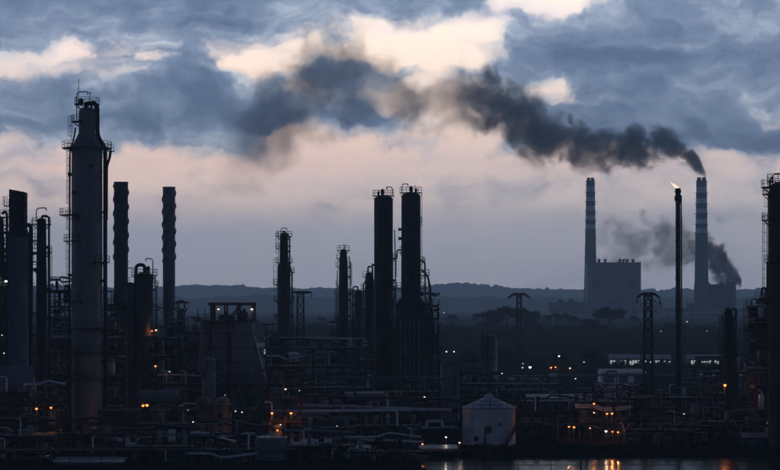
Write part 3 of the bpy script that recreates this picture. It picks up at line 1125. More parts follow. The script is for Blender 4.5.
def rack(label, pxa, Da, pxb, Db, rows_z, n, seed, w_=3.0, bent=7.0, mats=('pipe', 'iron', 'pipel', 'pipe', 'rust'), rmax=.24, group='pipe racks crossing the yard'):
    """pipe rack running between two spots of the yard; rows_z: tier heights"""
    r_ = random.Random(seed)
    A, B = Vector((X(pxa, Da), Da, 0)), Vector((X(pxb, Db), Db, 0))
    T = Thing('pipe_rack', label, 'pipe rack', 390, 300, group)
    T.o.location = A
    d = B - A
    ln = d.length
    d.normalize()
    nrm = Vector((-d.y, d.x, 0))
    k = max(2, int(ln / bent))
    for i in range(k + 1):
        c = d * (ln * i / k)
        for sg in (-1, 1):
            T.part('post', MB().bar(c + nrm * sg * w_ / 2, c + nrm * sg * w_ / 2 + Vector((0, 0, rows_z[-1] + .25)), .24), 'dconc')
        for z in rows_z:
            T.part('cross_beam', MB().bar(c - nrm * (w_ / 2 + .25) + Vector((0, 0, z - .16)), c + nrm * (w_ / 2 + .25) + Vector((0, 0, z - .16)), .22, .28), 'dconc')
    for z in rows_z:
        t = -w_ / 2 + .25
        while t < w_ / 2 - .1:
            r = r_.uniform(.08, rmax)
            e0, e1 = r_.uniform(0, .06) * ln, ln * (1 - r_.uniform(0, .06))
            path = [d * e0 + nrm * (t + r), d * e1 + nrm * (t + r)]
            path = [p + Vector((0, 0, z + r)) for p in path]
            if r_.random() < .35:            # an expansion loop
                m0 = r_.uniform(.25, .65) * ln
                c = [d * m0, d * m0 + Vector((0, 0, 1.0)), d * (m0 + 2.6) + Vector((0, 0, 1.0)), d * (m0 + 2.6)]
                path = [path[0]] + [p + nrm * (t + r) + Vector((0, 0, z + r)) for p in c] + [path[1]]
                path = fillet(path, .5)
            T.part('pipe', MB().tube(path, r, 8), r_.choice(mats))
            t += 2 * r + r_.uniform(.06, .2)
    return T


LAMP_POWER = dict(orange=(75, (1, .30, .07)), orangehot=(180, (1, .30, .07)), lampw=(20, (1, .86, .68)), lampp=(20, (1, .55, .36)), lampg=(25, (.85, 1, .75)), lamps=(0, (1, 1, 1)))


def lamp(px, py, D, mat, label, size=1.0, zb=None, name='lamp_post', arm=0.0):
    """a lit lamp: from the ground on a pole, or from a deck at height zb"""
    z = Z(py, D)
    if zb is None:
        zb = float(terrain_h(np.array([X(px, D)]), np.array([float(D)]))[0])
    T = Thing(name, label, 'lamp', px, D, 'lit lamps of the works', zb)
    z -= T.z0
    r = (.175 if mat.startswith('orange') else .15) * size * D / 400
    k = max(.10, r)
    T.part('pole', MB().tube([(0, .35, -.05), (0, .35, z + .1)], .06, 6), 'iron')
    T.part('arm', MB().tube(fillet([(0, .35, z), (0, .35, z + k + .22), (0, .02, z + k + .22)], .15), .05, 6), 'iron')
    T.part('hood', MB().lathe([(k * 1.25, z + k * .35), (k * 1.2, z + k * .75), (k * .5, z + k * 1.25), (.05, z + k * 1.6)], 10), 'iron')
    prof = [(max(.004, r * math.sin(t)), z - r * math.cos(t)) for t in [PI * i / 8 for i in range(9)]]
    T.part('bulb', MB().lathe(prof, 12), mat)
    pw, c_ = LAMP_POWER[mat]
    if pw:
        ld = bpy.data.lights.new('lamp_light', 'POINT')
        ld.energy = pw * size * size
        ld.color = c_
        ld.shadow_soft_size = 0.0
        lo = bpy.data.objects.new('lamp_light', ld)
        col.objects.link(lo)
        lo.parent = T.o
        lo.location = (0, -r - .12, z - r * .6)
    return T


def tank(label, px, D, hw, ytop, yapex, mat='tankw', name='storage_tank', stair=None, ribs=24, seams=4, group='storage tanks'):
    T = Thing(name, label, 'tank', px, D, group)
    r, h, ap = hw * T.s, T.z(ytop), T.z(yapex)
    n = 40
    # shell courses, each its own ring of plate
    for i in range(seams):
        z0, z1 = h * i / seams, h * (i + 1) / seams
        k = .02 if i % 2 else 0
        T.part('shell_course', MB().lathe([(r - k, z0 + .012), (r - k, z1 - .012)], n), mat)
    T.part('rim', MB().sector(r - .05, r + .14, 0, 2 * PI * .9995, h - .1, h + .08, n), 'pipe')
    # roof plates as separate wedges
    m_ = ribs
    for i in range(m_):
        a0, a1 = 2 * PI * i / m_ + .012, 2 * PI * (i + 1) / m_ - .012
        v = []
        dz = rng.uniform(0, .03)
        for rr, z in ((r * .99, h + .085), (r * .12, ap - .15)):
            for a in (a0, a1):
                v += [(rr * math.cos(a), rr * math.sin(a), z + dz), (rr * math.cos(a), rr * math.sin(a), z - .05)]
        T.part('roof_plate', MB().add(v, [(0, 2, 6, 4), (1, 5, 7, 3), (0, 4, 5, 1), (2, 3, 7, 6), (0, 1, 3, 2), (4, 6, 7, 5)]), rng.choice(('roof', 'tankw', 'roof')))
    T.part('roof_cap', MB().lathe([(r * .16, ap - .16), (r * .15, ap), (r * .06, ap + .25), (.04, ap + .5)], 16), 'tankw')
    mb = MB()
    railing_ring(mb, r - .1, R(-150), R(-30), h + .08)
    railing_ring(mb, r - .1, R(30), R(150), h + .08, step=2)
    T.part('railing', mb, 'steel')
    if stair:
        a0, a1 = R(stair[0]), R(stair[1])
        k = 30
        flight = None
        rail = MB()
        st_ = T.part('stair', MB().tube([((r + .9) * math.cos(a0 + (a1 - a0) * i / k), (r + .9) * math.sin(a0 + (a1 - a0) * i / k), .1 + (h - .1) * i / k) for i in range(k + 1)], .10, 6), 'iron')
        for i in range(k):
            a = a0 + (a1 - a0) * (i + .5) / k
            z = (h - .1) * (i + .5) / k
            T.part('tread', MB().sector(r + .05, r + .95, a - .022, a + .022, z - .04, z + .04, 1), 'grating', st_)
            rail.bar(((r + .92) * math.cos(a), (r + .92) * math.sin(a), z), ((r + .92) * math.cos(a), (r + .92) * math.sin(a), z + 1.05), .06)
        for q in (.55, 1.05):
            for i in range(k):
                a, c = a0 + (a1 - a0) * i / k, a0 + (a1 - a0) * (i + 1) / k
                rail.bar(((r + .92) * math.cos(a), (r + .92) * math.sin(a), (h - .1) * i / k + q), ((r + .92) * math.cos(c), (r + .92) * math.sin(c), (h - .1) * (i + 1) / k + q), .06)
        T.part('stair_railing', rail, 'iron', st_)
    T.r, T.h = r, h
    return T


def manhole(T, az, z, r, k=.6, mat='iron'):
    c, q = math.cos(R(az)), math.sin(R(az))
    mb = MB().tube([((r - .1) * c, (r - .1) * q, z), ((r + .18) * c, (r + .18) * q, z)], k, 16)
    mb.tube([((r + .1) * c, (r + .1) * q, z), ((r + .26) * c, (r + .26) * q, z)], k * .8, 16)
    return T.part('manhole', mb, mat)


def shed(label, px0, px1, D, depth, yeave, yridge, wall='white', roofm='roof', name='shed', group='sheds in the yard', doors=2):
    T = Thing(name, label, 'shed', (px0 + px1) / 2, D, group)
    a, b, he, hr = T.x(px0), T.x(px1), T.z(yeave), T.z(yridge)
    T.part('wall', MB().add([(a, 0, 0), (b, 0, 0), (b, depth, 0), (a, depth, 0), (a, 0, he), (b, 0, he), (b, depth, he), (a, depth, he), (a, depth / 2, hr - .1), (b, depth / 2, hr - .1)],
                            [(0, 1, 5, 4), (1, 2, 6, 9, 5), (2, 3, 7, 6), (3, 0, 4, 8, 7), (4, 5, 9, 8), (6, 7, 8, 9)]), wall)
    n = max(3, int((b - a) / 1.2))
    for i in range(n):
        u, v = a - .3 + (b - a + .6) * i / n, a - .3 + (b - a + .6) * (i + 1) / n
        for (y0, z0, y1, z1) in ((-.5, he - .12, depth / 2, hr), (depth + .5, he - .12, depth / 2, hr)):
            dz = .02 * (i % 2)
            T.part('roof_sheet', MB().add([(u, y0, z0 + dz), (v - .04, y0, z0 + dz), (v - .04, y1, z1 + dz), (u, y1, z1 + dz), (u, y0, z0 + .07 + dz), (v - .04, y0, z0 + .07 + dz), (v - .04, y1, z1 + .07 + dz), (u, y1, z1 + .07 + dz)],
                                          [(0, 3, 2, 1), (4, 5, 6, 7), (0, 1, 5, 4), (1, 2, 6, 5), (2, 3, 7, 6), (3, 0, 4, 7)]), roofm)
    for i in range(doors):
        x = a + (b - a) * (i + .5) / doors
        wdt = min(1.6, (b - a) / doors * .3)
        d = T.part('door', MB().box(x - wdt, x + wdt, -.06, .04, .05, he * .72), 'navy')
        T.part('handle', MB().box(x + wdt * .7, x + wdt * .78, -.14, -.06, he * .3, he * .4), 'pipe', d)
    for i in range(max(1, n // 4)):
        x = a + (b - a) * (i + .2) / max(1, n // 4)
        T.part('window', MB().box(x - .5, x + .5, -.05, .03, he * .78, he * .92), 'glass')
    return T


def pylon(label, px, D, ytop, hw, arms, ybase=None, droop=True, name='lattice_pylon', mat='iron', group='lattice pylons'):
    gz = float(terrain_h(np.array([X(px, D)]), np.array([float(D)]))[0])
    T = Thing(name, label, 'pylon', px, D, group, gz)
    h = T.z(ytop)
    r0, r1 = hw * T.s, hw * T.s * .72
    rad = lambda z: r0 + (r1 - r0) * z / h
    th = max(.14, .00042 * D)
    for sx in (-1, 1):
        for sy in (-1, 1):
            T.part('leg', MB().bar((sx * r0, sy * r0, -.2), (sx * r1, sy * r1, h), th * 1.5), mat)
    mb = MB()
    n = max(5, int(h / (r0 * 2.1)))
    for i in range(n):
        z0, z1 = h * i / n, h * (i + 1) / n
        a, b = rad(z0), rad(z1)
        for (u, v) in (((-1, -1), (1, -1)), ((1, -1), (1, 1)), ((1, 1), (-1, 1)), ((-1, 1), (-1, -1))):
            mb.bar((u[0] * a, u[1] * a, z0), (v[0] * b, v[1] * b, z1), th * .8)
            mb.bar((v[0] * a, v[1] * a, z0), (u[0] * b, u[1] * b, z1), th * .8)
            mb.bar((u[0] * b, u[1] * b, z1), (v[0] * b, v[1] * b, z1), th * .8)
    T.part('bracing', mb, mat)
    for (ya, l, r) in arms:
        z = T.z(ya)
        for sg, ln in ((-1, l), (1, r)):
            if not ln:
                continue
            L = ln * T.s
            mb = MB()
            up_, dn = [], []
            for i in range(7):
                t = i / 6
                dz = -(.34 if droop else .05) * L * t * t + (.10 * L * math.sin(PI * min(1, t * 1.2)) if droop else 0)
                up_.append((sg * L * t, 0, z + dz))
                dn.append((sg * L * t, 0, z + dz - .16 * L * (1 - t) - .05))
            for q in (up_, dn):
                for a, b in zip(q, q[1:]):
                    mb.bar(a, b, th * 1.5)
            for i in range(6):
                mb.bar(up_[i], dn[i + 1], th * .8)
            arm = T.part('crossarm', mb, mat)
            x, _, zz = up_[-1]
            mb = MB()
            for k in range(5):
                mb.lathe([(.05, zz - .25 - k * .22), (.16, zz - .3 - k * .22), (.05, zz - .45 - k * .22)], 8, x, 0)
            T.part('insulator', mb, 'iron', arm)
    T.h = h
    return T

# ------------------------------------------------------------------ columns, left to right
G = 'process towers of the refinery'
c = Column('dark slender column cut by the left edge of the picture', -2, 366, [(216, 5.5), (250, 6.5)], 'black', group=G)
for y in (225, 244, 262, 285, 318):
    c.platform(y, -90, 40, 1.0)
c.lad(244, 285, -20); c.lad(216, 244, 10)
c.pipe([(2, 214, 0), (4.5, 211, 0), (7, 214, 0), (7, 262, -.4), (7.5, 400, -.4)], .22)
c.nozzles(6, 1, 230, 330)

# flue-gas heater with square duct stack
T = Thing('heater_stack', 'square black duct stack rising from a blue-grey heater casing at far left', 'heater', 18, 372)
z0, z1 = T.z(237), T.z(192)
mb = MB()
mb.add([(T.x(10.5), -1.4, z0), (T.x(26), -1.4, z0), (T.x(26), 1.4, z0), (T.x(10.5), 1.4, z0),
        (T.x(10.5), -1.4, T.z(189.5)), (T.x(26), -1.4, T.z(192.5)), (T.x(26), 1.4, T.z(192.5)), (T.x(10.5), 1.4, T.z(189.5))],
       [(3, 2, 1, 0), (4, 5, 6, 7), (0, 1, 5, 4), (1, 2, 6, 5), (2, 3, 7, 6), (3, 0, 4, 7)])
T.part('duct', mb, 'iron')
for i in range(6):
    y = 196 + i * 7
    T.part('stiffener', MB().box(T.x(10.2), T.x(26.3), -1.5, 1.5, T.z(y) - .08, T.z(y) + .08), 'iron')
T.part('casing', MB().box(T.x(9), T.x(29), -1.8, 1.8, T.z(420), z0 - .003), 'blue')
for i in range(5):
    x0, x1 = T.x(9) + (T.x(29) - T.x(9)) * i / 5, T.x(9) + (T.x(29) - T.x(9)) * (i + 1) / 5
    for (ya, yb) in ((239, 268), (269, 298), (299, 328), (329, 358)):
        T.part('casing_panel', MB().box(x0 + .04, x1 - .04, -1.84 - rng.uniform(0, .03), -1.78, T.z(yb), T.z(ya)), 'blue')
T.part('transition', MB().add([(T.x(9), -1.8, z0), (T.x(29), -1.8, z0), (T.x(29), 1.8, z0), (T.x(9), 1.8, z0), (T.x(10.4), -1.45, T.z(229)), (T.x(26.1), -1.45, T.z(229)), (T.x(26.1), 1.45, T.z(229)), (T.x(10.4), 1.45, T.z(229))],
                              [(4, 5, 6, 7), (0, 1, 5, 4), (1, 2, 6, 5), (2, 3, 7, 6), (3, 0, 4, 7)]), 'iron')
T.part('crossover_duct', MB().tube(fillet([(T.x(24), 0, T.z(225)), (T.x(31), 0, T.z(225)), (T.x(31), 0, T.z(300)), (T.x(30), 0, T.z(420))], 1.2, 6), .36, 10), 'iron')
for (y, xa, xb) in ((217, 2, 10.2), (248, 29, 36), (206, 5.5, 10.2), (262, 29, 35.5)):
    mb = MB().box(T.x(xa), T.x(xb), -1.4, 1.2, T.z(y) - .1, T.z(y))
    p = T.part('platform', mb, 'grating')
    mb = MB(); railing_line(mb, (T.x(xa), -1.35, T.z(y)), (T.x(xb), -1.35, T.z(y)), step=.7)
    T.part('railing', mb, 'steel', p)
ladder(T, T.x(6.5), -1.0, T.z(217), T.z(202), (0, -1))
ladder(T, T.x(31.5), -1.4, T.z(330), T.z(248), (0, -1))
T.part('support_leg', MB().bar((T.x(10), -1.5, 0), (T.x(10), -1.5, T.z(420) - .002), .4), 'iron')
T.part('support_leg', MB().bar((T.x(28), -1.5, 0), (T.x(28), -1.5, T.z(420) - .002), .4), 'iron')
T.part('support_leg', MB().bar((T.x(10), 1.5, 0), (T.x(10), 1.5, T.z(420) - .002), .4), 'iron')
T.part('support_leg', MB().bar((T.x(28), 1.5, 0), (T.x(28), 1.5, T.z(420) - .002), .4), 'iron')

c = Column('narrow black column with curled davit right of the blue heater casing', 41.5, 378, [(218, 4.6), (300, 5.6)], 'black', group=G)
c.davit(36.5, 222, 208, 10)
c.pipe([(42, 219, 0), (42, 216, 0), (49, 216, 0), (49, 262, 0), (49.4, 420, 0)], .2)
for y, a, b_ in ((224, -200, 40), (240, 120, 240), (252, -60, 60), (268, 110, 250), (288, -90, 70), (312, 100, 260)):
    c.platform(y, a, b_, .9)
c.lad(224, 252, 190); c.lad(252, 288, -10); c.lad(288, 330, 185)
c.nozzles(7, 2, 230, 340)

c = Column('huge grey column with a narrow neck and piping, tallest at left', 87, 392, [(107, 8.3), (133, 8.3), (148, 15.4)], 'clad', group=G, seam=4.0)
c.platform(148, -180, 180, 1.7)
c.platform(121.5, 130, 250, 1.3)
c.platform(104, -180, 180, .8)
c.platform(215, 150, 250, 2.1); c.platform(241, 160, 260, 1.4)
c.platform(262, -60, 40, 1.3); c.platform(300, 140, 260, 1.5); c.platform(328, -130, 60, 1.4)
c.platform(352, -180, 180, 1.5); c.platform(378, -180, 180, 1.4)
c.davit(77, 120, 92, 11)
c.part('mast', MB().tube([(c.x(78.6), 0, c.z(106)), (c.x(78.6), 0, c.z(79))], .06, 5), 'iron')
c.part('mast_lamp', MB().lathe([(.05, c.z(94)), (.16, c.z(93.4)), (.16, c.z(92.6)), (.04, c.z(92))], 8, c.x(90), 0), 'iron')
c.part('lamp_pole', MB().tube([(c.x(90), 0, c.z(104)), (c.x(90), 0, c.z(94))], .05, 5), 'iron')
c.part('relief_valve', MB().lathe([(.2, c.z(106)), (.42, c.z(103.5)), (.42, c.z(100)), (.15, c.z(98.5))], 10, c.x(81.5), -.5), 'iron')
c.pipe([(86, 108, 0), (86, 103.4, 0), (97.5, 103.4, 0), (97.5, 137, 0), (105.2, 147, 0), (105.2, 300, 0), (106, 430, 0)], .40, 'iron', 1.2)
c.pipe([(91, 108, .6), (91, 101.6, .6), (95, 101.6, .6), (95, 115, .6)], .22, 'iron', .6)
c.pipe([(111, 150, -.4), (110, 158, -.4), (107, 166, -.4), (107, 220, -.6)], .24, 'iron')
c.pipe([(76, 128, -.6), (74.5, 140, -.8), (70.2, 152, -.6), (69.6, 260, -.4), (69.6, 430, -.4)], .15)
c.lad(121.5, 148, 215); c.lad(148, 215, 200); c.lad(215, 241, 195); c.lad(241, 300, 190, True); c.lad(300, 352, 200)
c.nozzles(10, 3, 160, 380)
mb = MB(); mb.box(c.x(108), c.x(114.5), -1.0, .6, c.z(151.6), c.z(151.2)); c.part('side_platform', mb, 'grating')
mb = MB(); railing_line(mb, (c.x(108), -.95, c.z(151.2)), (c.x(114.4), -.95, c.z(151.2)), step=.5); c.part('railing', mb, 'steel')

c = Column('fat dark domed vessel standing in front of the silo block', 209, 362, [(403, 9.2)], 'dconc', name='domed_vessel', cat='vessel', seam=2.2)
c.platform(410, -180, 180, .7); c.nozzles(4, 81, 412, 435); c.pipe([(209, 404, 0), (209, 398, 0), (197, 398, 0), (197, 440, 0)], .2, 'pipe')
c = Column('paler domed vessel right behind the fat dark one', 223, 370, [(397, 6.6)], 'clad', name='domed_vessel', cat='vessel', seam=2.2)
c.platform(405, -180, 180, .6); c.nozzles(3, 82, 406, 430); c.pipe([(230.5, 402, 0), (231, 440, 0)], .15, 'pipe')
c = Column('small bluish domed vessel low against the left silo', 209, 404, [(357, 6.4)], 'blue', name='domed_vessel', cat='vessel', seam=2.2)
c.platform(367, -180, 180, .7); c.nozzles(3, 83, 370, 390); c.part('vent_pipe', MB().tube([(0, 0, c.z(358)), (0, 0, c.z(352))], .12, 6), 'pipe')

# straked stacks
def straked(label, px, D, ytop, hw, zlow, mat, turns, seed):
    T = Thing('straked_stack', label, 'stack', px, D, 'spiral-finned stacks')
    h = T.z(ytop)
    r = hw * T.s
    mb = MB().lathe([(r * 1.08, 0), (r * 1.02, 4), (r, 8), (r, h - .3), (r * 1.06, h - .28), (r * 1.06, h), (r * .88, h), (r * .88, h - 2)], 28)
    z = 5.0
    while z < h - 2:
        mb.lathe([(r + .015, z), (r + .06, z + .03), (r + .06, z + .16), (r + .015, z + .19)], 28)
        z += 5.2
    T.part('shell', mb, mat)
    z0 = T.z(zlow)
    fin = .24
    for k in range(3):
        n = 90
        v, f = [], []
        for i in range(n + 1):
            t = i / n
            a = 2 * PI * (turns * t + k / 3) + seed
            z = z0 + (h - .6 - z0) * t
            for (rr, dz) in ((r - .02, -.05), (r + fin, -.035), (r + fin, .035), (r - .02, .05)):
                v.append((rr * math.cos(a), rr * math.sin(a), z + dz))
        for i in range(n):
            for q in range(4):
                w_ = (q + 1) % 4
                f.append((i * 4 + q, i * 4 + w_, i * 4 + 4 + w_, i * 4 + 4 + q))
        f += [(3, 2, 1, 0), tuple(n * 4 + q for q in range(4))]
        T.part('spiral_strake', MB().add(v, f), mat)
    ladder(T, r * math.cos(-1.9) * 1.12, r * math.sin(-1.9) * 1.12, 2, h * .55, (math.cos(-1.9), math.sin(-1.9)), True)
    T.r, T.h = r, h
    return T


straked('left spiral-finned stack, dark, beside the huge grey column', 121, 482, 182, 7.0, 262, 'cladd', 1.8, .4)
T = straked('right spiral-finned stack, bluish, with a platform near its foot', 169, 484, 187, 6.2, 262, 'clad', 1.9, 1.3)
mb = MB().sector(T.r - .1, T.r + 1.2, 0, 6.27, T.z(308), T.z(307.4), 20)
p = T.part('platform', mb, 'grating'); mb = MB(); railing_ring(mb, T.r + 1.1, 0, 6.27, T.z(307.4)); T.part('railing', mb, 'steel', p)
T.part('bracket', MB().bar((T.x(154), 0, T.z(305)), (T.x(163), 0, T.z(309)), .25), 'iron')
T.part('bracket', MB().bar((T.x(157), 0, T.z(306.5)), (T.x(163), 0, T.z(315)), .18), 'iron')

c = Column('slim short column between the left stack and the gooseneck column', 130, 432, [(282, 3.9)], 'cladd', group=G)
c.platform(283, -180, 180, .5); c.platform(305, 90, 270, .9); c.nozzles(3, 4, 290, 340)
c.pipe([(127, 281, 0), (127, 268, 0), (134, 268, 0)], .10, 'steel', .3)
c = Column('stout column with a thick gooseneck pipe and davit on top', 144.5, 424, [(272, 8.6)], 'cladd', group=G, seam=2.6)
c.platform(275, -180, 180, .9); c.platform(286, -60, 60, 1.1); c.platform(310, -50, 60, 1.1); c.platform(336, -180, 180, 1.2); c.platform(362, -180, 180, 1.2)
c.pipe([(145, 273, -.3), (145, 264.8, -.3), (136.2, 264.8, -.3), (136.2, 276, -.3), (134.6, 300, -.5), (134.6, 420, -.5)], .34, 'iron', 1.0)
c.davit(153, 282, 258.5, -7)
c.lad(286, 310, -10); c.lad(310, 336, 10); c.lad(275, 286, -20, False)
c.pipe([(155, 276, 0), (156, 290, 0), (156, 430, 0)], .12)
c.nozzles(7, 5, 285, 390)
c.part('relief_valve', MB().lathe([(.2, c.z(273)), (.35, c.z(270)), (.35, c.z(267)), (.1, c.z(266))], 8, c.x(148.5), -.4), 'iron')

c = Column('short vessel with a little canopy roof right of the spiral-finned stack', 181, 470, [(309, 4.6)], 'cladd', group=G)
c.platform(308, -180, 180, .5)
for sx in (-1, 1):
    for sy in (-1, 1):
        c.part('canopy_post', MB().bar((sx * .7, sy * .7, c.z(309)), (sx * .7, sy * .7, c.z(303)), .12), 'iron')
c.part('canopy', MB().lathe([(1.9, c.z(303.4)), (1.95, c.z(302.8)), (.1, c.z(299.8))], 12), 'iron')
c.platform(330, -180, 180, .8); c.nozzles(3, 6, 312, 360)
c = Column('thin vessel tucked between the straked stack and the canopied vessel', 173, 462, [(322, 3.6)], 'black', group=G)
c.platform(326, -180, 180, .6); c.nozzles(2, 61, 330, 380)

# silo block
T = Thing('silo_block', 'block of three flared silos with an open hoist frame on top', 'silos', 231, 430)
legs = T.z(383)
for px, hw, hb, y in ((205.5, 6.5, 8.5, 3.0), (221.5, 9.6, 10.8, 1.5), (243, 11.5, 14.0, 0.0)):
    zt = T.z(322)
    x = T.x(px)
    r, rb = hw * T.s, hb * T.s
    T.part('silo', MB().lathe([(r * .35, legs - 3.2), (rb * .98, legs), (rb, legs + .3), (r * 1.02, T.z(334)), (r, T.z(333)), (r, zt)], 28, x, y), 'clad')
    mb = MB()
    for i in range(4):
        z = legs + (zt - legs) * (i + .5) / 4.4
        rr = rb + (r - rb) * min(1, (z - legs) / (T.z(333) - legs)) + .03
        mb.lathe([(rr, z), (rr + .06, z + .03), (rr + .06, z + .2), (rr, z + .23)], 28, x, y)
    T.part('hoop', mb, 'dconc')
T.part('side_skirt', MB().add([(T.x(252), -1, T.z(336)), (T.x(254.5), -1, T.z(336)), (T.x(267.5), -1, T.z(386)), (T.x(252), -1, T.z(386)),
                               (T.x(252), 2, T.z(336)), (T.x(254.5), 2, T.z(336)), (T.x(267.5), 2, T.z(386)), (T.x(252), 2, T.z(386))],
                              [(0, 3, 2, 1), (4, 5, 6, 7), (0, 1, 5, 4), (1, 2, 6, 5), (2, 3, 7, 6), (3, 0, 4, 7)]), 'clad')
p = T.part('top_deck', MB().box(T.x(196), T.x(255.5), -2.6, 5.2, T.z(322) + .003, T.z(320.4)), 'grating')
mb = MB(); railing_line(mb, (T.x(196.5), -2.5, T.z(320.4)), (T.x(255), -2.5, T.z(320.4))); railing_line(mb, (T.x(196.5), 5, T.z(320.4)), (T.x(255), 5, T.z(320.4)))
T.part('railing', mb, 'steel', p)
for px in (211.5, 213, 225.5, 238.5, 253.5):
    for y in (-2.0, 4.4):
        T.part('hoist_post', MB().bar((T.x(px), y, T.z(320.4)), (T.x(px), y, T.z(304.5)), .34 if px > 212 else .2), 'iron')
for y in (-2.0, 4.4):
    T.part('hoist_beam', MB().bar((T.x(209), y, T.z(304.0)), (T.x(255), y, T.z(304.0)), .4, .55), 'iron')
    T.part('hoist_brace', MB().bar((T.x(229), y, T.z(320)), (T.x(240), y, T.z(305.5)), .26), 'iron')
for px in (211, 225.5, 239, 253):
    T.part('hoist_cross_beam', MB().bar((T.x(px), -2.3, T.z(303.2)), (T.x(px), 4.7, T.z(303.2)), .3), 'iron')
for px, h_ in ((222, 6), (226, 9), (231, 5), (241, 10), (244, 12)):
    T.part('machinery', MB().lathe([(.7, T.z(320.4)), (.75, T.z(320.4) + h_ * T.s * .6), (.3, T.z(320.4) + h_ * T.s * .8), (.25, T.z(320.4) + h_ * T.s)], 10, T.x(px), .6), 'iron')
for px in (198, 205):
    T.part('vent_pipe', MB().tube([(T.x(px), 0, T.z(321)), (T.x(px), 0, T.z(309))], .09, 6), 'iron')
p = T.part('lower_deck', MB().box(T.x(192), T.x(270), -3.6, 5, legs - .35, legs - .1), 'grating')
mb = MB(); railing_line(mb, (T.x(192), -3.5, legs - .1), (T.x(270), -3.5, legs - .1)); T.part('railing', mb, 'steel', p)
for px in (194, 212, 228, 248, 268):
    for y in (-3.2, 4.4):
        T.part('leg', MB().bar((T.x(px), y, 0), (T.x(px), y, legs - .36), .5), 'dconc')
for a, b_ in ((228, 240), (252, 240), (252, 266)):
    T.part('leg_brace', MB().bar((T.x(a), -3.3, .3), (T.x(b_), -3.3, legs - .6), .24), 'conc')
ladder(T, T.x(209), -2.9, legs, T.z(322), (0, -1))
ladder(T, T.x(196.5), -2.9, .2, T.z(322), (0, -1))

c = Column('black two-step column left of the derrick', 284, 520, [(233, 4.0), (262, 4.4), (266, 6.6)], 'black', group=G)
c.davit(281, 240, 228, 6)
c.pipe([(283, 234, 0), (283, 230.5, 0), (289.6, 236, 0), (289.6, 266, 0), (292, 272, 0), (292, 400, 0)], .2)
for y, a, b_ in ((236, -180, 180), (248, 120, 240), (262, -180, 180), (272, -90, 90), (284, 100, 260), (300, -180, 180), (318, 110, 290), (338, -180, 180)):
    c.platform(y, a, b_, 1.0)
c.lad(236, 262, 190); c.lad(262, 300, 180); c.lad(300, 338, 5); c.nozzles(9, 7, 240, 370)
c = Column('low dark column beside the foot of the two-step column', 273, 500, [(336, 4.5)], 'black', group=G)
c.platform(338, -180, 180, .8); c.platform(358, -180, 180, .8); c.nozzles(3, 71, 340, 380)

pylon('dark derrick with a jib top between the two-step column and slim column', 300.5, 565, 291.5, 4.2, [(291.8, 8, 11)], droop=False, name='derrick', group=None)

c = Column('slim black column ringed with many platforms, left of the twin columns', 343.5, 540, [(249, 3.0), (262, 4.2), (300, 5.0)], 'black', group=G)
for y, a, b_ in ((250, -180, 180), (258, 120, 260), (266, -180, 180), (276, -70, 70), (284, 110, 250), (294, -180, 180), (306, -80, 80), (318, 100, 280), (330, -180, 180), (342, -180, 180)):
    c.platform(y, a, b_, .9)
c.pipe([(344, 249, 0), (344, 244, 0)], .08); c.pipe([(349, 256, 0), (350.6, 270, 0), (350.6, 360, 0)], .13); c.pipe([(337.5, 270, 0), (337, 300, 0), (337, 380, 0)], .12)
c.lad(266, 294, 10); c.lad(294, 330, 185); c.nozzles(9, 8, 255, 350)
c = Column('small capped column with a looped pipe, right of the slim ringed column', 358.5, 530, [(290, 4.0)], 'cladd', group=G)
c.pipe([(358, 291, 0), (358, 286.5, 0), (353, 286.5, 0), (353, 300, 0), (353, 390, 0)], .18)
c.platform(294, -180, 180, .6); c.platform(312, -180, 180, .8); c.platform(332, -180, 180, .8); c.nozzles(4, 9, 295, 345)
c = Column('black piped column standing close to the left twin column', 369.5, 512, [(272, 3.8), (288, 4.6)], 'black', group=G)
c.pipe([(368, 273, 0), (368, 266.5, 0), (372.5, 266.5, 0), (372.5, 275, -1.4), (374.5, 300, -1.4)], .2)
c.pipe([(366, 280, 0), (363.6, 284, 0), (363.6, 390, 0)], .16)
for y in (276, 288, 300, 314, 330):
    c.platform(y, 60, 300, .8)
c.lad(288, 330, 180); c.nozzles(6, 10, 280, 340)

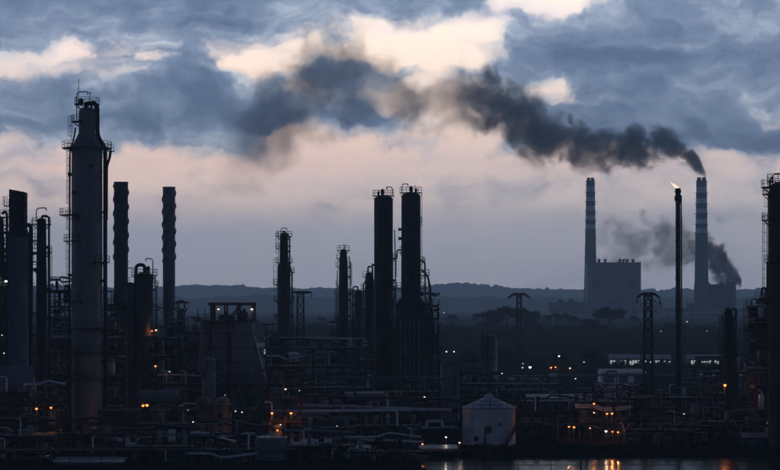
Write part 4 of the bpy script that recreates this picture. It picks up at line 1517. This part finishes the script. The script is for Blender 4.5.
for (px, D, top, hw, lab, segs, sd_) in ((383.5, 470, 200, 9.5, 'left one of the two tall twin columns, plain and dark', [(200, 9.4)], 11),
                                    (411, 462, 197, 9.6, 'right one of the tall twin columns, widening at its foot', [(197, 9.6), (298, 9.9), (304, 16)], 12)):
    c = Column(lab, px, D, [(segs[0][0] - 5, segs[0][1])] + segs[1:], 'black', group=G, seam=3.6)
    t = segs[0][0] - 5
    c.platform(t + .5, -180, 180, .35)
    c.davit(px + (9 if px < 400 else -9), t, t - 8, -6 if px < 400 else 6)
    c.part('relief_valve', MB().lathe([(.2, c.z(t + 1)), (.4, c.z(t - 1.5)), (.4, c.z(t - 4.5)), (.12, c.z(t - 6))], 10, c.x(px + (-1 if px < 400 else 0)), -.3), 'iron')
    c.part('relief_valve', MB().lathe([(.15, c.z(t + 1)), (.28, c.z(t - 1)), (.28, c.z(t - 2.6)), (.1, c.z(t - 4))], 8, c.x(px + (-5 if px < 400 else 5)), .3), 'iron')
    c.part('vent_pipe', MB().tube([(c.x(px + 4), 0, c.z(t)), (c.x(px + 4), 0, c.z(t - 7))], .06, 5), 'iron')
    if px < 400:
        c.pipe([(394.5, 230, -.3), (395.5, 262, -.3), (395.5, 400, -.3)], .12)
        c.platform(258, -40, 20, 1.0); c.platform(286, -70, 40, 1.0); c.platform(330, -180, 180, 1.0); c.platform(360, -180, 180, 1.0)
        c.part('crossover', MB().tube(fillet([(c.x(392), 0, c.z(259)), (c.x(397), 0, c.z(259)), (c.x(397), 0, c.z(250)), (c.x(402), 0, c.z(250))], .4), .16, 7), 'iron')
        c.lad(258, 286, -20); c.lad(286, 330, -30); c.lad(200, 258, -60, False)
    else:
        for y, a, b_, ww in ((222, -50, 50, .3), (252, 120, 240, .5), (262, -60, 60, .9), (275, -80, 80, 1.9), (288, -180, 180, 1.3), (304, -180, 180, 1.3), (318, -180, 180, 1.2), (334, -180, 180, 1.2), (356, -180, 180, 1.2), (378, -180, 180, 1.0)):
            c.platform(y, a, b_, ww)
        c.pipe([(421.5, 270, 0), (428, 276, 0), (430.5, 292, 0), (430.5, 420, 0)], .22)
        c.pipe([(420, 260, -.5), (425, 262, -.5), (425, 300, -1.5), (432.5, 310, 0), (432.5, 420, 0)], .16)
        c.pipe([(396, 288, -.6), (393.5, 300, -.6), (393.5, 420, -.6)], .16)
        c.lad(262, 288, -10); c.lad(288, 318, 0); c.lad(318, 356, -20); c.lad(197, 262, 5, False)
        for k in range(5):
            c.pipe([(401 + k * 4.4, 320, -3.55), (401 + k * 4.4, 410, -3.55)], .13, 'pipe')
    c.nozzles(9, sd_, 215, 380)
frame('narrow piping tower against the right side of the right twin column', 428, 438, 466, 3.4, [305, 318, 334, 352, 372], 1, seed=21, fill=.6, name='piping_tower')

c = Column('lone stubby dark column left of the far pylon', 490, 560, [(334, 7.2)], 'clad', group=G)
c.platform(337, -180, 180, .5); c.platform(346, 100, 280, 1.1); c.platform(358, 120, 300, 1.0); c.lad(346, 375, 190); c.nozzles(5, 13, 340, 380)
c.pipe([(484, 336, -1), (482, 340, -1), (482, 400, -1)], .2)
for sx in (482.5, 487):
    c.part('side_post', MB().bar((c.x(sx), -2.4, 0), (c.x(sx), -2.4, c.z(333)), .3), 'iron')
c = Column('plain upright drum with a flat top left of the big conical-roofed tank', 450, 428, [(364, 9.6)], 'blue', name='upright_drum', cat='drum', dome=False, seam=1.6)
c.platform(363.5, -180, 180, .15); c.lad(364, 410, -40); c.nozzles(3, 14, 370, 400)
c.part('stair_tower_post', MB().bar((c.x(460), -1, 0), (c.x(460), -1, c.z(366)), .18), 'steel')

# flare stack
T = Thing('flare_stack', 'tall thin flare stack with a small flame at its tip', 'flare', 678, 420)
h = T.z(193)
r = 2.35 * T.s
T.part('riser', MB().lathe([(r * 1.5, 0), (r * 1.35, 4), (r, 7), (r, h - 2), (r * 1.1, h - 1.9), (r * 1.1, h)], 18), 'rust')
T.part('flare_tip', MB().lathe([(r * 1.32, h + .002), (r * 1.42, h + .4), (r * 1.2, h + .45), (r * 1.2, h + .9), (r * .8, h + .9)], 18), 'iron')
T.part('wind_shield', MB().sector(r * 1.1, r * 1.5, 0, 6.27, h - 1.5, h - .5, 18), 'iron')
T.part('pilot_pipe', MB().tube([(T.x(681.3), 0, .2), (T.x(681.3), 0, h - .4)], .12, 6), 'pipe')
T.part('steam_pipe', MB().tube(fillet([(T.x(681.6), -.3, .2), (T.x(681.6), -.3, T.z(214)), (T.x(680), 0, T.z(213))], .3), .08, 6), 'pipe')
ladder(T, 0, -r - .3, 1, h - 2, (0, -1), True)
for i in range(10):
    z = 6 + i * (h - 8) / 10
    T.part('flange', MB().lathe([(r + .02, z), (r + .14, z + .02), (r + .14, z + .2), (r + .02, z + .22)], 18), 'rust')
fl = []
prof = [(.02, 0), (.34, .25), (.44, .7), (.36, 1.2), (.22, 1.7), (.10, 2.1), (.01, 2.45)]
t = MB().lathe(prof, 14)
v = [(x * 1.0 * (1 + .2 * math.sin(z * 5)) - .36 * z - .12 * z * z, y, h + .75 + z * .55) for x, y, z in t.v]
mb = MB().add(v, t.f, True)
T.part('flame', mb, 'flame')

pylon('tall lattice pylon with drooping arms left of the flare stack', 648, 432, 293, 4.8, [(293.5, 11, 12)])
pylon('far lattice pylon with drooping arms in front of the tree clump', 519, 800, 293.5, 2.8, [(294, 11, 11)])

c = Column('thin dark column with a crowded head, carrying an orange lamp', 729.5, 384, [(316, 4.8), (330, 5.4)], 'black', group=G)
c.platform(316, -180, 180, .5); c.platform(322, 120, 260, 1.0); c.platform(345, -180, 180, .8); c.platform(372, -180, 180, .8)
c.part('head_valve', MB().lathe([(.5, c.z(316)), (.7, c.z(312)), (.4, c.z(310)), (.4, c.z(307.5))], 10, -.3, 0), 'iron')
c.pipe([(731, 316, 0), (731, 309, 0), (736, 309, 0), (736, 430, 0)], .15); c.nozzles(6, 15, 320, 400); c.lad(322, 372, 190)
c = Column('left of the two dark columns huddled before the big right-hand column', 753.5, 378, [(306, 4.6)], 'black', group=G)
c.platform(306, -180, 180, .5); c.platform(330, -180, 180, .8); c.platform(360, -180, 180, .9); c.davit(751, 308, 299, 5); c.nozzles(5, 16, 310, 400); c.lad(306, 360, 185)
c = Column('right of the two dark columns huddled before the big right-hand column', 761.5, 372, [(297, 3.4)], 'cladd', group=G)
c.platform(299, -180, 180, .5); c.platform(324, -180, 180, .8); c.pipe([(762, 296, 0), (762, 288, 0), (766, 288, 0), (766, 420, 0)], .2); c.nozzles(4, 17, 305, 390)
c = Column('massive black column cut by the right edge of the picture', 784, 348, [(181, 14.5), (195, 15.8)], 'black', group=G, seam=3.0)
c.platform(181, -180, 180, .4); c.platform(187, 120, 260, 1.2); c.platform(194, 130, 250, .9); c.platform(220, 140, 240, 1.0); c.platform(262, 140, 240, .5); c.platform(300, 120, 250, 1.0); c.platform(345, 90, 270, 1.2); c.platform(385, 90, 270, 1.2)
c.davit(772, 185, 174, 9)
c.pipe([(770, 186, -.6), (769, 180, -.6), (771.5, 178, -.6)], .14); c.nozzles(8, 18, 200, 400); c.lad(194, 220, 200); c.lad(220, 300, 185, True)
c.pipe([(767, 262, -.3), (767, 300, -.3), (766.6, 420, -.3)], .14)

# ------------------------------------------------------------------ open process structures
SG = 'open steel frames of the works'
frame('open steel structure at the foot of the huge grey column', 55, 118, 402, 7, [330, 352, 376, 398], 4, seed=31, group=SG)
frame('dark piping structure behind the blue heater casing and narrow column', -12, 62, 384, 6, [352, 374, 398], 4, seed=32, group=SG)
frame('piping structure between the gooseneck column and the canopied vessel', 110, 196, 446, 8, [338, 356, 376, 396], 5, seed=33, group=SG)
frame('long two-deck structure between the derrick and the twin columns', 268, 372, 506, 10, [348, 366, 384], 7, seed=34, group=SG)
frame('stepped structure round the feet of the twin columns', 366, 440, 474, 9, [352, 372, 392], 5, seed=35, group=SG)
frame('low open structure below the derrick with a pale beam', 268, 302, 404, 5, [366, 389], 2, seed=36, fill=.8, group=SG)
frame('orange-lit steel frame in front of the pale beam structure', 270, 300, 366, 4, [398, 420], 2, seed=37, group=SG, mat='rust')
frame('wide low structure between the pale beam frame and the twin columns', 304, 372, 412, 6, [388, 408], 5, seed=38, group=SG)
frame('low piping structure in front of the twin columns', 374, 440, 398, 6, [392, 412], 5, seed=39, group=SG)
frame('lamp-lit frame at bottom left under the narrow column', 30, 58, 348, 4, [399, 425], 2, seed=40, group=SG)
frame('dark frame under the blue roof at bottom left', -6, 28, 352, 5, [392, 418], 2, seed=41, group=SG)
frame('rack-like frame right of the big conical-roofed tank', 520, 577, 378, 4, [411], 5, seed=42, fill=1, rail=False, deck=False, brace=False, group=SG)
frame('orange-lit structure right of the rack-like frame, cluttered with vessels', 580, 626, 372, 6, [402, 420], 4, seed=43, group=SG)
frame('low structure at the foot of the flare stack', 656, 704, 404, 6, [398, 414], 4, seed=44, group=SG)
frame('dark structure at the foot of the right-hand columns', 704, 770, 392, 7, [372, 394, 412], 5, seed=45, group=SG)
frame('small structure far behind the upright drum', 452, 482, 520, 6, [372, 386], 2, seed=46, group=SG)
frame('far low structure behind the conical-roofed tank', 500, 560, 540, 6, [384], 5, seed=47, group=SG)
frame('far low structure left of the near pylon foot', 600, 644, 500, 6, [396], 4, seed=48, group=SG)
frame('far low structure right of the flare stack', 690, 726, 520, 6, [378, 392], 3, seed=49, group=SG)
frame('grey structure under the silo block and behind the domed drums', 160, 204, 418, 6, [384, 402], 3, seed=50, group=SG)

frame('tall thin piping frame between the narrow column and the huge column', 50, 70, 424, 6, [290, 306, 322, 340, 360, 384], 2, seed=81, group=SG)
frame('tall piping frame between the huge column and the left stack', 107, 136, 438, 6, [304, 320, 338, 358, 380], 2, seed=82, group=SG)
frame('dark piping frame at the left edge behind the heater', -14, 12, 400, 6, [262, 284, 306, 330, 354, 380], 2, seed=83, group=SG)
frame('piping frame left of the silo block', 178, 200, 440, 6, [332, 350, 370, 392], 2, seed=84, group=SG)
frame('tall dark frame left of the two-step column foot', 266, 281, 530, 6, [332, 348, 366, 384], 1, seed=85, group=SG)
frame('frame between the slim ringed column and left twin column', 332, 376, 540, 7, [330, 345, 362], 3, seed=86, group=SG)
frame('bottom centre frame behind the low grey drum', 304, 352, 352, 4, [428], 4, seed=87, group=SG, rail=False)
frame('low frame behind the small pale hut', 356, 420, 352, 4, [426, 438], 5, seed=88, group=SG, rail=False)
frame('low frame in the bottom left behind the pale-roofed shed', 60, 112, 336, 4, [434, 448], 4, seed=89, group=SG)
frame('low frame between the bottom left racks and the fat vessel', 138, 196, 350, 4, [424, 438], 4, seed=90, group=SG)
frame('low cluttered frame in front of the small blue tank level', 200, 254, 338, 4, [436, 449], 4, seed=91, group=SG, rail=False)
frame('dark frame left of the near pylon, behind the orange-lit vessels', 612, 650, 394, 5, [398, 416], 3, seed=92, group=SG)
frame('dark low frame between near pylon and flare stack', 650, 676, 388, 5, [408, 424], 2, seed=93, group=SG)
frame('low frame behind the conical-roofed tank, left of the stubby column', 460, 500, 470, 6, [384, 396], 4, seed=94, group=SG)
frame('far frame right of the stubby column', 500, 548, 500, 6, [390], 4, seed=95, group=SG)
frame('low dark frame along the bank right of the near pylon foot', 626, 700, 358, 4, [430], 6, seed=97, group=SG, rail=False)
frame('low dark frame along the bank right of the flare stack', 702, 744, 364, 4, [422], 4, seed=98, group=SG, rail=False)
frame('near dark frame in the bottom left corner', -8, 50, 322, 4, [436, 449], 4, seed=99, group=SG, rail=False)
frame('near low frame right of the pale-roofed shed at bottom left', 126, 190, 318, 4, [447], 5, seed=100, group=SG, rail=False)
frame('near low frame left of the small blue tank', 192, 250, 316, 4, [450], 5, seed=101, group=SG, rail=False)
frame('near low frame right of the small blue tank', 290, 352, 322, 4, [446], 5, seed=102, group=SG, rail=False)
frame('near low frame below the small pale hut', 354, 420, 318, 4, [452], 5, seed=103, group=SG, rail=False)
frame('tall dark frame against the massive right column', 756, 786, 366, 6, [318, 340, 362, 386, 410], 2, seed=96, group=SG)

# ------------------------------------------------------------------ pipe racks
rack('pale blue-lagged pipe rack running level below the twin columns', 268, 368, 412, 372, [4.6], 5, 51, 2.4, 9, ('pipel', 'pipel', 'pipe'), .26)
rack('pipe rack sloping away from the orange-lit frame to the tank', 300, 392, 462, 372, [4.6, 6.4], 5, 52)
rack('near pipe rack across the bottom left corner', -10, 337, 190, 342, [2.4], 4, 53, 2.2, 8)
rack('pipe rack running behind the domed drums', 100, 372, 262, 378, [4.6], 4, 54)
rack('nearest low pipe rack along the bottom of the picture', -12, 316, 300, 319, [1.7], 3, 55, 1.6, 8, rmax=.16)
rack('pipe rack from the tank to the orange-lit vessels', 516, 392, 640, 398, [3.6, 5.2], 4, 56)
rack('long pipe rack at the foot of the flare stack and near pylon', 560, 436, 770, 428, [3.6, 5.4], 4, 57)
rack('far pipe rack behind the white sheds', 500, 590, 700, 600, [3.4], 3, 58)
rack('pipe rack crossing in front of the right-hand columns', 640, 366, 776, 360, [2.6], 3, 59, 2.0)
rack('short pipe rack in front of the upright drum', 380, 356, 458, 360, [2.4], 4, 60, 2.0, mats=('pipel', 'pipe', 'pipe'))
T = Thing('overhead_pipe', 'pale pipe climbing in a long slope above the bottom left racks', 'pipe', 175, 334)
a = (X(174, 352) - T.o.location.x, 352 - 334, Z(426, 352)); b_ = (X(236, 330) - T.o.location.x, 330 - 334, Z(441.5, 330))
T.part('sloping_pipe', MB().tube([a, b_], .15, 8), 'pipel')
for q in (0.02, .35, .68, .98):
    e = Vector(a).lerp(Vector(b_), q)
    T.part('support', MB().bar((e.x, e.y, 0), (e.x, e.y, e.z - .12), .14), 'iron')
T = Thing('looped_pipe', 'grey pipe with a square bend in front of the twin columns', 'pipe', 365, 384)
path = [(T.x(345), 0, T.z(393)), (T.x(385), 0, T.z(393)), (T.x(387.5), 0, T.z(396)), (T.x(387.5), 0, T.z(412)), (T.x(387.5), 0, .3)]
T.part('bend', MB().tube(fillet(path, .7, 5), .26, 10), 'pipel')
T.part('support', MB().bar((T.x(347), 0, 0), (T.x(347), 0, T.z(393) - .2), .2), 'iron')
T.part('support', MB().bar((T.x(368), 0, 0), (T.x(368), 0, T.z(393) - .2), .2), 'iron')

# ------------------------------------------------------------------ tanks, drums, sheds
T = tank('big pale tank with a conical plated roof by the water', 489, 356, 26.5, 407.5, 395.5, stair=(-62, -8))
manhole(T, -95, T.z(428), T.r, .62, 'cladd'); manhole(T, -70, T.z(423), T.r, .26, 'cladd'); manhole(T, -120, 1.2, T.r, .4)
T.part('inlet_pipe', MB().tube(fillet([(-T.r * .2, -T.r - .5, .2), (-T.r * .2, -T.r - .5, 2.2), (-T.r * .2, -T.r + .2, 2.2)], .3), .16, 8), 'iron')
T = tank('small dark blue tank at the bottom, below the orange-lit frame', 271, 322, 16, 437.5, 434, 'blue', ribs=14, seams=3)
T = tank('far flat tank right of the rack-like frame', 624, 470, 17, 398.5, 394.5, 'cladd', ribs=18, seams=3)
T = tank('far squat tank left of the cross-armed lamp mast', 520, 620, 18, 382, 378, 'cladd', ribs=14, seams=2)
shed('low white block under the tiny capped tank at bottom left', 112, 138, 345, 3, 440, 438.8, 'tankw', doors=1)
T = tank('tiny white tank with a cap at bottom left', 130, 340, 6.5, 436, 432.5, 'white', ribs=10, seams=2)
T.part('top_vent', MB().lathe([(.5, T.z(433)), (.5, T.z(430.5)), (.62, T.z(430.4)), (.62, T.z(429.6)), (.3, T.z(428.6))], 12), 'white')
for k, (px, D, L, r_, z_, mat, lab, ax) in enumerate([
        (158, 398, 6.5, 1.2, 6.0, 'blue', 'long bluish drum on legs above the strong orange lamp', (1, .1)),
        (695, 392, 1.2, 1.0, 4.3, 'clad', 'left round-ended drum right of the flare stack', (.3, 1)),
        (701, 394, 1.2, 1.0, 4.3, 'clad', 'right round-ended drum right of the flare stack', (.3, 1)),
        (773, 362, 1.6, 1.2, 2.3, 'tankw', 'whitish rounded drum at the foot of the massive right column', (1, .2)),
        (345, 352, 6.0, .7, 1.2, 'pipe', 'low grey drum lying right of the small blue tank', (1, .06)),
        (112, 352, 5.0, .9, 2.2, 'cladd', 'dark drum left of the tiny white tank', (1, .1)),
        (536, 384, 3.0, .8, 1.6, 'cladd', 'small drum under the rack-like frame', (1, .1))]):
    T = Thing('horizontal_drum', lab, 'drum', px, D, 'horizontal drums')
    T.part('shell', MB().hdrum((0, 0, z_), ax, L, r_, 24), mat)
    av = Vector((*ax, 0)).normalized()
    for q in (-.32, .32):
        c_ = av * L * q
        T.part('saddle', MB().box(c_.x - r_ * .55, c_.x + r_ * .55, c_.y - .3, c_.y + .3, 0, z_ - r_ * .78), 'dconc')
    T.part('nozzle', MB().lathe([(.2, z_ + r_ * .9), (.2, z_ + r_ + .4), (.3, z_ + r_ + .41), (.3, z_ + r_ + .55)], 10), 'iron')

shed('white flat shed beside the dark tree, upper of the pair', 601, 646, 640, 10, 372.5, 369.5, doors=3)
shed('white low shed in front of the upper white shed', 598, 634, 560, 7, 385.5, 384, doors=2)
shed('pale-roofed shed at bottom left corner', 55, 122, 312, 6, 461.5, 459, 'dconc', 'roof', doors=3)
shed('navy-sided shed with blue roof at far left', -14, 30, 358, 7, 390, 367, 'navy', 'navy', doors=2)
shed('small pale hut in front of the low pipe rack', 358, 373, 334, 3, 447.5, 446, 'white', doors=1)
shed('long low shed beside the orange lamp at centre', 421, 456, 340, 5, 448, 446.2, 'dconc', doors=2)
shed('low shed behind the far squat tank', 497, 545, 610, 8, 379, 376, 'conc', doors=3)
shed('low pale-roofed shed between tank and white sheds', 528, 592, 480, 8, 398, 395, 'dconc', 'roof', doors=4)
shed('low shed right of the flare stack', 700, 745, 600, 9, 377, 374, 'conc', doors=3)
shed('grey shed beside the small blue tank', 292, 330, 344, 5, 444, 440, 'dconc', 'roof', doors=2)
shed('low workshop behind the near pylon foot', 632, 662, 470, 7, 402, 399, 'conc', 'roof', doors=2)
shed('dark shed at the right edge by the water', 744, 790, 352, 5, 437, 434, 'dconc', 'navy', doors=2)

for (x0, x1, D, ye, yr, ya, yb, lab) in ((610, 640, 830, 358, 354.5, 360.2, 365.2, 'long low hall with bright lit windows left of the near pylon'),
                                  (644, 671, 835, 358.5, 355, 360.4, 364.8, 'low hall with bright lit windows between near pylon and flare stack'),
                                  (688, 722, 825, 358.5, 355, 360.4, 364.6, 'low hall with lit windows right of the flare stack'),
                                  (258, 275, 690, 347, 343.5, 349.5, 354.5, 'small bright-windowed hall beyond the two-step column')):
    T = shed(lab, x0, x1, D, 9, ye, yr, 'conc', 'roof', name='lit_hall', group='halls with lit windows', doors=0)
    n = int((x1 - x0) / 2.6)
    for i in range(n):
        if rng.random() < .2:
            continue
        u = x0 + (x1 - x0) * (i + .12) / n
        v = x0 + (x1 - x0) * (i + .86) / n
        yt = ya + rng.choice((0, 0, .8))
        w_ = T.part('window', MB().box(T.x(u) - .08, T.x(v) + .08, -.05, -.01, T.z(yb) - .08, T.z(yt) + .08), 'steel')
        T.part('pane', MB().box(T.x(u), T.x(v), -.09, -.052, T.z(yb), T.z(yt)), 'litpane', w_)

# ------------------------------------------------------------------ fence and mast by the water
T = Thing('railing_fence', 'thin rail fence along the near edge of the water', 'fence', 390, 300.5, None, -.7)
for i in range(26):
    px = 8 + i * 32 + rng.uniform(-3, 3)
    T.part('post', MB().bar((T.x(px), 0, 0), (T.x(px), 0, T.z(457.5)), .10), 'steel')
for y, w_ in ((458.5, .09), (465, .06)):
    for i in range(8):
        T.part('rail', MB().bar((T.x(-5 + i * 100), 0, T.z(y)), (T.x(-5 + (i + 1) * 100), 0, T.z(y) + rng.uniform(-.02, .02)), w_), 'steel')
T = Thing('light_mast', 'dark unlit mast with a round head by the water', 'mast', 581, 318)
T.o.location.z = -2.0
T.part('pole', MB().tube([(0, 0, 0), (0, 0, T.z(427) + 2.0)], .12, 8), 'iron')
zz = T.z(427) + 2
T.part('head', MB().lathe([(.1, zz - .5), (.45, zz - .3), (.5, zz), (.4, zz + .3), (.05, zz + .5)], 14), 'iron')

# ------------------------------------------------------------------ lamp mast
T = Thing('lamp_mast', 'steel mast with a cross arm of orange lamps, left of the white sheds', 'mast', 559, 600.4)
T.part('pole', MB().lathe([(.35, -.1), (.22, T.z(365)), (.16, T.z(359))], 10), 'iron')
T.part('cross_arm', MB().box(T.x(549.5), T.x(571.5), -.7, .3, T.z(370.6), T.z(370)), 'rust')
T.part('top_bracket', MB().box(T.x(557.8), T.x(560.2), -.7, .3, T.z(359.6), T.z(359)), 'iron')
mb = MB(); railing_line(mb, (T.x(549.6), .25, T.z(370)), (T.x(571.4), .25, T.z(370))); T.part('railing', mb, 'rust')
for sg in (-1, 1):
    T.part('stay', MB().bar((0, 0, T.z(380)), (sg * 2.6, 0, T.z(370.6)), .12), 'iron')

# ------------------------------------------------------------------ lit lamps
O, OH, LW, LG, LS, LP = 'orange', 'orangehot', 'lampw', 'lampg', 'lamps', 'lampp'
for (px, py, D, m_, size, zb, lab) in [
        (6, 281, 364.4, LG, 1.5, Z(285, 366), 'greenish lamp on the dark column at the left edge'),
        (2, 335, 355, LS, .8, None, 'upper faint lamp at the left edge under the greenish one'),
        (4, 353, 354, LS, .9, None, 'lower faint lamp at the left edge under the greenish one'),
        (36.5, 408.5, 344, O, 1.3, None, 'left orange lamp of the lit frame at bottom left'),
        (51, 407.5, 344, O, 1.2, None, 'right orange lamp of the lit frame at bottom left'),
        (48.5, 436, 342, O, 1.2, None, 'orange lamp under the lit frame at bottom left'),
        (47.8, 453.5, 330, O, 1.2, None, 'lowest orange lamp at bottom left'),
        (61, 430, 345, LS, .7, None, 'faint lamp right of the orange lamps at bottom left'),
        (152, 330.5, 422.6, O, .9, Z(336, 424), 'left of the twin lamps on the gooseneck column'),
        (156, 330, 422.6, LP, 1.2, Z(336, 424), 'right of the twin lamps on the gooseneck column'),
        (155.5, 366, 412, O, 1.1, None, 'orange lamp low on the gooseneck column'),
        (169.5, 371.5, 412, LS, .9, None, 'faint lamp right of the gooseneck column foot'),
        (143, 405.5, 380, OH, 1.3, None, 'left bulb of the strong orange pair under the bluish drum'),
        (147, 405, 380, OH, 1.5, None, 'right bulb of the strong orange pair under the bluish drum'),
        (177, 409, 372, LW, 1.1, None, 'white lamp right of the strong orange pair'),
        (193, 421.8, 360, LW, .9, None, 'white lamp left of the fat domed drum'),
        (188, 410, 368, LS, .6, None, 'tiny lamp between the two white lamps near the domed drum'),
        (235.5, 411, 362, LS, 1.0, None, 'left of the two small white lamps right of the domed drum'),
        (242, 412, 362, LS, 1.0, None, 'right of the two small white lamps right of the domed drum'),
        (225, 395, 400, LS, .6, None, 'tiny lamp under the silo block'),
        (218.5, 309, 427.6, LP, 1.3, Z(320.4, 430), 'left lamp in the hoist frame on the silos'),
        (251.8, 309, 427.6, LP, 1.5, Z(320.4, 430), 'right lamp in the hoist frame on the silos'),
        (285.5, 389, 396, LP, 1.2, None, 'lamp on the pale beam below the derrick'),
        (299.5, 390.5, 396, LS, .7, None, 'tiny lamp right of the lamp on the pale beam'),
        (272, 413, 362, OH, 1.2, None, 'upper left orange lamp of the orange-lit frame'),
        (291, 413, 362, OH, 1.2, None, 'upper right orange lamp of the orange-lit frame'),
        (277.5, 430, 358, O, 1.2, None, 'lower orange lamp of the orange-lit frame'),
        (280.5, 424.5, 358, LS, 1.0, None, 'pale lamp between the orange lamps of the lit frame'),
        (298, 429.5, 352, LW, 1.1, None, 'white lamp right of the orange-lit frame'),
        (336.5, 426, 356, LP, 1.1, None, 'pale lamp left of the single orange lamp at centre left'),
        (342.5, 428, 356, O, 1.3, None, 'single orange lamp at centre left beside a pale lamp'),
        (339.5, 445, 332, LS, .7, None, 'small lamp beside the low grey drum'),
        (424.5, 397, 380, LW, 1.0, None, 'white lamp in front of the right twin column'),
        (422.5, 444, 334, OH, .9, None, 'orange lamp at the end of the long low shed'),
        (446, 437, 344, LW, 1.1, None, 'white lamp left of the big conical-roofed tank'),
        (459.5, 442.5, 338, LP, 1.2, None, 'pinkish lamp at the foot of the big conical-roofed tank'),
        (446.5, 351.5, 640, LW, .8, None, 'left of the two distant white lamps right of the twin columns'),
        (454, 351.5, 640, LW, .8, None, 'right of the two distant white lamps right of the twin columns'),
        (444, 312.5, 1100, LS, .6, None, 'tiny lamp far off below the hills right of the twin columns'),
        (530, 367, 560, LW, 1.6, None, 'bright white lamp below the far pylon'),
        (522.5, 367.5, 565, LS, .9, None, 'small lamp left of the bright white lamp'),
        (523, 363.5, 570, LS, .7, None, 'tiny upper lamp left of the bright white lamp'),
        (502, 373.5, 545, LW, .9, None, 'small white lamp right of the stubby column'),
        (559, 356, 600, LW, 1.1, Z(359, 600), 'white lamp on top of the cross-armed lamp mast'),
        (551, 367.5, 600, O, 1.0, Z(370, 600), 'left orange lamp of the cross-armed lamp mast'),
        (555.5, 367, 600, O, .8, Z(370, 600), 'middle orange lamp of the cross-armed lamp mast'),
        (570, 368, 600, LP, 1.1, Z(370, 600), 'right lamp of the cross-armed lamp mast'),
        (575.5, 378.5, 560, LS, .9, None, 'small lamp right of and below the cross-armed lamp mast'),
        (584, 362, 620, LS, .8, None, 'small lamp beside the dark tree left of the white sheds'),
        (594, 403.5, 368, O, 1.1, None, 'upper orange lamp of the cluttered vessels'),
        (594, 412.5, 368, LP, 1.0, None, 'second lamp down at left of the cluttered vessels'),
        (607, 413.5, 366, O, 1.1, None, 'left of the close orange pair among the cluttered vessels'),
        (612, 413.3, 366, O, 1.2, None, 'right of the close orange pair among the cluttered vessels'),
        (569, 426.5, 370, O, 1.0, None, 'left orange lamp under the rack-like frame'),
        (574, 427, 370, O, 1.2, None, 'right orange lamp under the rack-like frame'),
        (590, 428, 366, LP, .9, None, 'small pinkish lamp left of the bright lamp by the vessels'),
        (606, 431, 358, LW, 1.5, None, 'bright white lamp low among the cluttered vessels'),
        (612.5, 431.5, 360, O, .9, None, 'orange lamp just right of the bright low lamp'),
        (618, 432, 360, O, 1.0, None, 'rightmost orange lamp of the cluttered vessels'),
        (684, 414, 390, LW, .9, None, 'white lamp at the foot of the flare stack'),
        (725, 385, 372, OH, 1.5, None, 'single strong orange lamp on the thin right-hand column'),
        (720, 366.5, 640, LW, .9, None, 'white lamp behind the thin right-hand column'),
        (687, 321.5, 1180, LS, .8, None, 'upper distant lamp below the smoking chimney'),
        (661, 331, 1100, LS, .8, None, 'distant lamp left of the flare stack on the rise'),
        (684, 331, 1100, LS, .8, None, 'distant lamp right of the flare stack on the rise'),
        (707, 331, 1100, LS, .7, None, 'distant lamp at the edge of the wood below the smoking chimney')]:
    lamp(px, py, D, m_, lab, size, zb)
